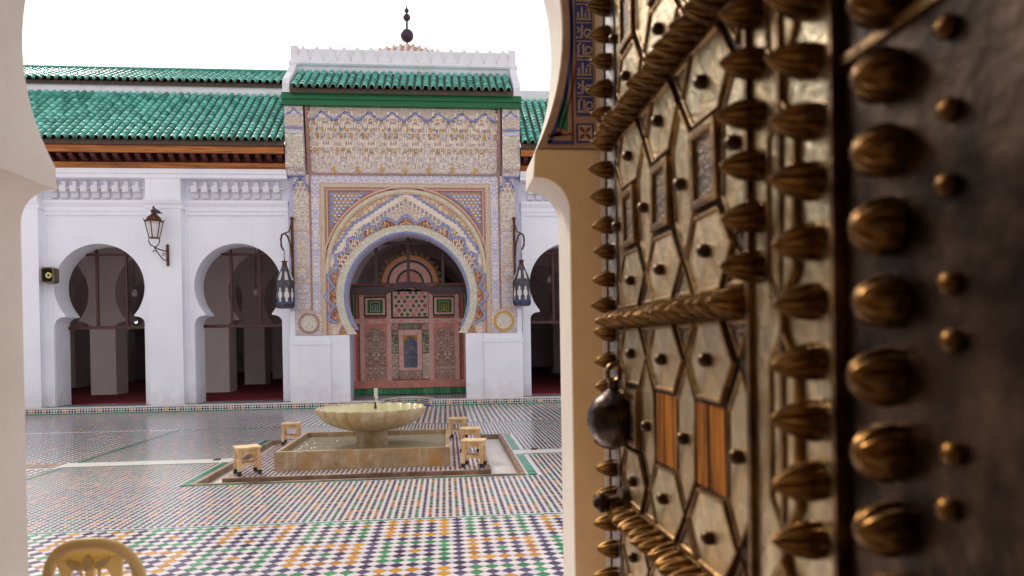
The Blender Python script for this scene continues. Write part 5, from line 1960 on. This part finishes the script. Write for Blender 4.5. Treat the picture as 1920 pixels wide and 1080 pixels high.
B_rim = bronze('brown_bronze_rim', hexc(170, 132, 80), hexc(100, 72, 42), 0.34)
B_stud = bronze('dark_gold_stud', hexc(164, 118, 60), hexc(78, 54, 28), 0.30, 0.85, 14, 0.12)
B_grey = bronze('grey_iron_sheet', hexc(104, 82, 66), hexc(46, 35, 28), 0.32, 0.9, 7, 0.15)  # dark sheet, lowered further to deepen the shade at the hinge side
B_pin = bronze('black_bronze_pin', hexc(110, 84, 56), hexc(56, 42, 30), 0.35, 0.85, 14, 0.08)
B_carve = stucco('engraved_plaque', [hexc(60, 44, 32), hexc(140, 112, 80), hexc(116, 90, 62), hexc(170, 138, 96)], 38, 0.5, 1.0, pale=0.0)
B_carve.node_tree.nodes['Principled BSDF'].inputs['Metallic'].default_value = 0.3
B_carve.node_tree.nodes['Principled BSDF'].inputs['Roughness'].default_value = 0.45
W_old = mat('old_orange_plank', hexc(198, 122, 34), hexc(84, 46, 14), rough=0.6, ns=5, stretch=(6, 16, 0.7), amt=(0.40, 0.60), bump=0.6, bs=12, spec=0.12)
W_core = mat('dark_door_timber', hexc(64, 38, 24), hexc(38, 22, 16), rough=0.7, ns=6)
q = MB()
q.box(DX, DX + 0.09, 0.55, 2.56, 0.02, 4.6)
q.build('timber_core', W_core, door)

def plate_yz(name, poly, m_rim, m_in, rim=0.007, h=0.012):
    """a plate lying on the door face: raised rim, sunken field; local y, z, outwards is -x"""
    n = len(poly)
    ar = sum(poly[i][0] * poly[(i + 1) % n][1] - poly[(i + 1) % n][0] * poly[i][1] for i in range(n))
    if ar < 0:
        poly = poly[::-1]
    def inset(d):
        res = []
        for i in range(n):
            p0, p1, p2 = (Vector(poly[(i + k_) % n]) for k_ in (-1, 0, 1))
            e1, e2 = (p1 - p0).normalized(), (p2 - p1).normalized()
            n1, n2 = Vector((-e1.y, e1.x)), Vector((-e2.y, e2.x))
            b_ = (n1 + n2)
            b_ = b_ / max(b_.dot(n1), 0.3)
            res.append(p1 + b_ * d)
        return res
    loops = [(inset(0.005), 0.0), (inset(0.007), h), (inset(0.007 + rim * .6), h + 0.001), (inset(0.007 + rim), h), (inset(0.011 + rim), h * 0.5)]
    mb = MB()
    vs = []
    for lp, x in loops:
        vs += [(-x, p.x, p.y) for p in lp]
    fs, mi = [], []
    mb.add(vs, [(i * n + j, (i + 1) * n + j, (i + 1) * n + (j + 1) % n, i * n + (j + 1) % n) for i in range(4) for j in range(n)], 0)
    base = 4 * n
    mb.add([vs[base + j] for j in range(n)], [tuple(range(n - 1, -1, -1))], 1)
    return mb.mesh(name, [m_rim, m_in], fix=False)
a_, hz = 0.335, 0.10
HEX = plate_yz('hexagon_plate', [(0.08, -hz), (0.158, 0), (0.08, hz), (-0.08, hz), (-0.158, 0), (-0.08, -hz)], B_rim, B_plate)
SQR = plate_yz('engraved_plaque', rect(-0.083, 0.083, -0.10, 0.10), B_rim, B_carve, 0.02, 0.02)
LON = plate_yz('long_hexagon_plate', [(0, -0.20), (0.078, -0.10), (0.078, 0.10), (0, 0.20), (-0.078, 0.10), (-0.078, -0.10)], B_rim, B_plate, 0.008, 0.008)
TRI_D = plate_yz('triangle_plate', [(-0.075, -0.10), (0.075, -0.10), (0, 0.0)], B_rim, B_carve, 0.008, 0.008)
TRI_U = plate_yz('triangle_plate', [(-0.075, 0.10), (0, 0.0), (0.075, 0.10)], B_rim, B_carve, 0.008, 0.008)
pin = MB()
pin.lathe([(0.017, 0.0), (0.018, 0.012), (0.014, 0.022), (0.006, 0.027)], 12, axis='x')
PIN = pin.mesh('pin', [B_pin], smooth=True)
std = MB()
std.lathe([(0.033, 0.0), (0.034, 0.008), (0.0325, 0.018), (0.028, 0.034), (0.020, 0.049), (0.010, 0.061), (0.002, 0.067)], 48, axis='x', flute=9, amp=0.24)
STUD = std.mesh('ribbed_stud', [B_stud], smooth=True)
std = MB()
std.lathe([(0.038, 0.0), (0.040, 0.010), (0.038, 0.022), (0.031, 0.036), (0.019, 0.047), (0.003, 0.051)], 48, axis='x', flute=9, amp=0.17)
STUD_B = std.mesh('ribbed_stud', [B_stud], smooth=True)
pin = MB()
pin.lathe([(0.015, 0.0), (0.016, 0.006), (0.012, 0.013), (0.004, 0.016)], 12, axis='x')
NAIL = pin.mesh('small_nail', [B_stud], smooth=True)
def place(name, me, y, z, x=DX - 0.001, rx=0.0):
    o = obj(name, me, None, door)
    o.location = (x, y, z)
    o.rotation_euler = (rx, random.uniform(-0.03, 0.03), random.uniform(-0.03, 0.03))
    if name == 'ribbed_stud':                      # hand made: no two alike, all a little flattened
        o.scale = (random.uniform(1.05, 1.3), random.uniform(0.95, 1.08), random.uniform(0.92, 1.06) if me is STUD else random.uniform(0.95, 1.08))
        o.rotation_euler = (rx, random.uniform(-0.12, 0.08), random.uniform(-0.09, 0.09))
    return o
cols_y = [1.585, 1.92, 2.255]
PER = 0.66
for k_ in range(-1, 5):
    zr = 1.015 + PER * k_                           # ridge of close set studs
    q = MB()
    q.prism_y([(DX, zr - 0.034), (DX - 0.012, zr - 0.030), (DX - 0.016, zr), (DX - 0.012, zr + 0.030), (DX, zr + 0.034)], 1.34, 2.44)
    q.build('ridge_strip', B_rim, door)
    for i in range(17):
        place('ribbed_stud', STUD, 1.39 + i * 0.065, zr + random.uniform(-.003, .003), DX - 0.012, random.uniform(-.2, .2))
    for ci, yc in enumerate(cols_y):
        zc = zr + 0.13
        for (dz, nm, me) in ((0.0, 'hexagon_plate', HEX), (0.405, 'hexagon_plate', HEX)):
            place(nm, me, yc, zc + dz)
            place('pin', PIN, yc + random.uniform(-.01, .01), zc + dz + random.uniform(-.01, .01), DX - 0.006)
        zs_ = zc + 0.2025
        if k_ == 0 and ci < 2:                      # two plaques are lost and the old planks show
            for b_i in range(2):
                q = MB()
                q.box(DX - 0.004 - 0.003 * b_i, DX, yc - 0.083 + 0.101 * b_i, yc - 0.083 + (0.1 if b_i == 0 else 0.166), zs_ - 0.10, zs_ + 0.10)
                q.build('bare_plank', W_old, door)
        else:
            place('engraved_plaque', SQR, yc, zs_)
    for yc in (cols_y[0] - a_ / 2, cols_y[0] + a_ / 2, cols_y[1] + a_ / 2, cols_y[2] + a_ / 2):
        zc = zr + 0.13 + 0.2025
        place('long_hexagon_plate', LON, yc, zc)
        place('pin', PIN, yc, zc + random.uniform(-.01, .01), DX - 0.004)
        place('triangle_plate', TRI_D, yc, zr + 0.13)
        place('triangle_plate', TRI_U, yc, zr + 0.13 + 0.405)
# borders: far edge, two near columns, hinge stile
q = MB()
q.box(DX - 0.012, DX, 2.44, 2.555, 0.02, 4.6)
q.build('edge_strip', bronze('pale_edge_strip', hexc(176, 170, 168), hexc(140, 130, 122), 0.35), door)
q = MB()
q.box(DX - 0.010, DX, 1.03, 1.335, 0.02, 4.6)
q.build('border_sheet', B_plate, door)
for (y0, y1) in ((1.335, 1.35), (1.20, 1.212), (1.028, 1.040)):
    q = MB()
    q.box(DX - 0.022, DX - 0.002, y0, y1, 0.02, 4.6)
    q.build('border_rib', B_rim, door)
LONB = plate_yz('border_plate', [(0, -0.20), (0.062, -0.13), (0.062, 0.13), (0, 0.20), (-0.062, 0.13), (-0.062, -0.13)], B_rim, B_plate, 0.010, 0.010)
for i in range(9):
    place('border_plate', LONB, 1.205 + 0.0, 0.60 + i * 0.415, DX - 0.011)
z = 0.35
i = 0
while z < 3.4:
    place('ribbed_stud', STUD, 2.50, z, DX - 0.012, random.uniform(-.2, .2))
    place('ribbed_stud', STUD, 1.10, z + 0.03, DX - 0.010, random.uniform(-.2, .2))
    if not (1.05 < z < 1.45 or 1.53 < z < 1.66):
        place('ribbed_stud', STUD, 1.305, z + 0.01, DX - 0.012, random.uniform(-.2, .2))
    z += 0.0985
q = MB()
q.box(DX + 0.0, DX + 0.02, 0.55, 1.027, 0.02, 4.6)
q.box(DX - 0.004, DX + 0.001, 0.56, 1.022, 0.02, 4.6)
q.build('hinge_stile_sheet', B_grey, door)
z = 0.40
while z < 3.2:
    place('ribbed_stud', STUD_B, 0.912, z, DX - 0.004, random.uniform(-.2, .2))
    place('small_nail', NAIL, 0.80 + random.uniform(-.006, .006), z + 0.03 + random.uniform(-.02, .02), DX - 0.005)
    z += 0.104
q = MB()
q.box(DX - 0.012, DX - 0.003, 0.56, 1.02, 2.015, 2.03)
q.build('sheet_seam', B_rim, door)
# knocker and catch
q = MB()
ky, kz = 2.37, 1.34
prof = [(0.01, -0.120), (0.045, -0.108), (0.068, -0.07), (0.078, -0.01), (0.072, 0.045), (0.054, 0.085), (0.030, 0.108), (0.020, 0.14), (0.024, 0.15)]
prof = [(0.006, -0.098), (0.045, -0.088), (0.078, -0.058), (0.094, -0.012), (0.090, 0.030), (0.070, 0.068), (0.042, 0.090), (0.022, 0.104), (0.018, 0.125), (0.022, 0.135)]
q.lathe(prof, 28, (DX - 0.045, ky, kz - 0.01))
kn = q.build('knocker', bronze('black_polished_bronze', hexc(104, 88, 76), hexc(62, 52, 50), 0.25, 0.9), door, smooth=True)
q = MB()
q.tube([(DX - 0.045 + 0.022 * math.cos(b), ky, kz + 0.148 + 0.030 * math.sin(b)) for b in [2 * PI * i / 14 for i in range(14)]], 0.010, 8, closed=True)
q.build('knocker_ring', B_rim, kn, smooth=True)
q = MB()
q.lathe([(0.055, 0.0), (0.05, 0.02), (0.028, 0.03), (0.02, 0.06), (0.034, 0.075), (0.034, 0.095), (0.012, 0.115)], 14, (DX - .01, 2.36, 1.045), axis='x')
q.build('door_catch', B_pin, door, smooth=True)

# ---- dark timber door frame beside the camera
q = MB()
q.box(0.60, 0.94, 0.30, 0.545, 0.0, 4.9)
fr_ = T(q.build('door_frame', W_core), 'dark timber frame post at the hinge side of the bronze door', 'door frame')

# ================================================================== PLASTIC CHAIR
ch = empty('plastic_chair', (-1.40, 2.95, -0.045), 'beige moulded plastic chair with a leaf pattern back, seen from behind', 'chair', rz=rad(6))
def soft(o, w_=0.008, s_=3):
    b_ = o.modifiers.new('bevel', 'BEVEL')
    b_.width, b_.segments, b_.limit_method = w_, s_, 'ANGLE'
    o.data.polygons.foreach_set('use_smooth', [True] * len(o.data.polygons))
    return o
def sup(w_, h_, n, e=2.6):
    res = []
    for i in range(n + 1):
        a = PI * i / n
        c, s2 = math.cos(a), math.sin(a)
        res.append((w_ * math.copysign(abs(c) ** (2 / e), c), h_ * abs(s2) ** (2 / e)))
    return res
outer = [(x, 0.62 + z) for x, z in sup(0.178, 0.285, 28)]
outer = [(0.172, 0.42)] + outer + [(-0.172, 0.42)]
def mirror(p):
    return [(-x, z) for x, z in p][::-1]
hole_r = [(0.135, 0.46), (0.146, 0.62), (0.143, 0.72), (0.137, 0.815), (0.128, 0.838), (0.116, 0.825), (0.108, 0.77), (0.098, 0.66), (0.090, 0.46)]
win = [(0.072, 0.46), (0.072, 0.765), (0.060, 0.790), (0.030, 0.800), (0.014, 0.785), (0.010, 0.46)]
small = [(0.022, 0.775), (0.030, 0.764), (0.026, 0.754), (0.019, 0.758)]
bm = plate_mesh('backrest', [outer, hole_r, mirror(hole_r), win, mirror(win)], -0.014, 0.014)
bm.materials.append(M['chair'])
for v in bm.vertices:                                # the back leans and curves round the sitter
    v.co.y += -(v.co.z - 0.42) * 0.22 + 1.2 * v.co.x ** 2 - 0.02
soft(obj('backrest', bm, None, ch, world=False), 0.007)
rimp = [(x, 0.0, z) for x, z in outer[1:-1]]
rimp = [(x * 0.985, -(z - 0.42) * 0.22 + 1.2 * x * x - 0.02, z - 0.006) for x, _, z in rimp]
q = MB()
q.tube(rimp, 0.021, 10)
q.build('back_rim', M['chair'], ch, smooth=True, world=False)
def leafshape(cx, cz, ln, wd, ang):
    pts = []
    for i in range(16):
        t = 2 * PI * i / 16
        u, v = ln * math.cos(t), wd * math.sin(t) * (1 - 0.35 * math.cos(t))
        pts.append((cx + u * math.cos(ang) - v * math.sin(ang), cz + u * math.sin(ang) + v * math.cos(ang)))
    return pts
for (cx, cz, ln, wd, an) in ((0, 0.823, 0.032, 0.017, PI / 2), (0.052, 0.818, 0.030, 0.015, rad(32)), (-0.052, 0.818, 0.030, 0.015, rad(148))):
    me = plate_mesh('leaf_relief', [leafshape(cx, cz, ln, wd, an)], -0.024, 0.0)
    me.materials.append(M['chair'])
    for v in me.vertices:
        v.co.y += -(v.co.z - 0.42) * 0.22 + 1.2 * v.co.x ** 2 - 0.02
    soft(obj('leaf_relief', me, None, ch, world=False), 0.005)
for pts in ([(0, 0.76), (0, 0.6), (0, 0.45)], [(0.035, 0.81), (0.03, 0.74), (0.055, 0.50)], [(-0.035, 0.81), (-0.03, 0.74), (-0.055, 0.50)]):
    q = MB()
    q.tube([(x, -(z - 0.42) * 0.22 + 1.2 * x * x - 0.024, z) for x, z in pts], 0.007, 7)
    q.build('stem_relief', M['chair'], ch, smooth=True, world=False)
q = MB()
seat = [(0.20, 0.0), (0.215, 0.2), (0.21, 0.40), (0.18, 0.435), (-0.18, 0.435), (-0.21, 0.40), (-0.215, 0.2), (-0.20, 0.0)]
n_ = len(seat)
q.add([(x, y, 0.40) for x, y in seat] + [(x, y, 0.43) for x, y in seat], [tuple(range(n_ - 1, -1, -1)), tuple(range(n_, 2 * n_))] + [(i, (i + 1) % n_, n_ + (i + 1) % n_, n_ + i) for i in range(n_)])
soft(q.build('seat', M['chair'], ch, world=False), 0.01)
for (x, y, dx, dy) in ((-0.18, 0.03, -0.04, -0.05), (0.18, 0.03, 0.04, -0.05), (-0.18, 0.39, -0.03, 0.03), (0.18, 0.39, 0.03, 0.03)):
    q = MB()
    q.add([(x - .03, y - .03, 0.41), (x + .03, y - .03, 0.41), (x + .03, y + .03, 0.41), (x - .03, y + .03, 0.41),
           (x + dx - .017, y + dy - .017, 0.0), (x + dx + .017, y + dy - .017, 0.0), (x + dx + .017, y + dy + .017, 0.0), (x + dx - .017, y + dy + .017, 0.0)],
          [(0, 1, 2, 3), (7, 6, 5, 4), (0, 4, 5, 1), (1, 5, 6, 2), (2, 6, 7, 3), (3, 7, 4, 0)])
    soft(q.build('leg', M['chair'], ch, world=False), 0.006)
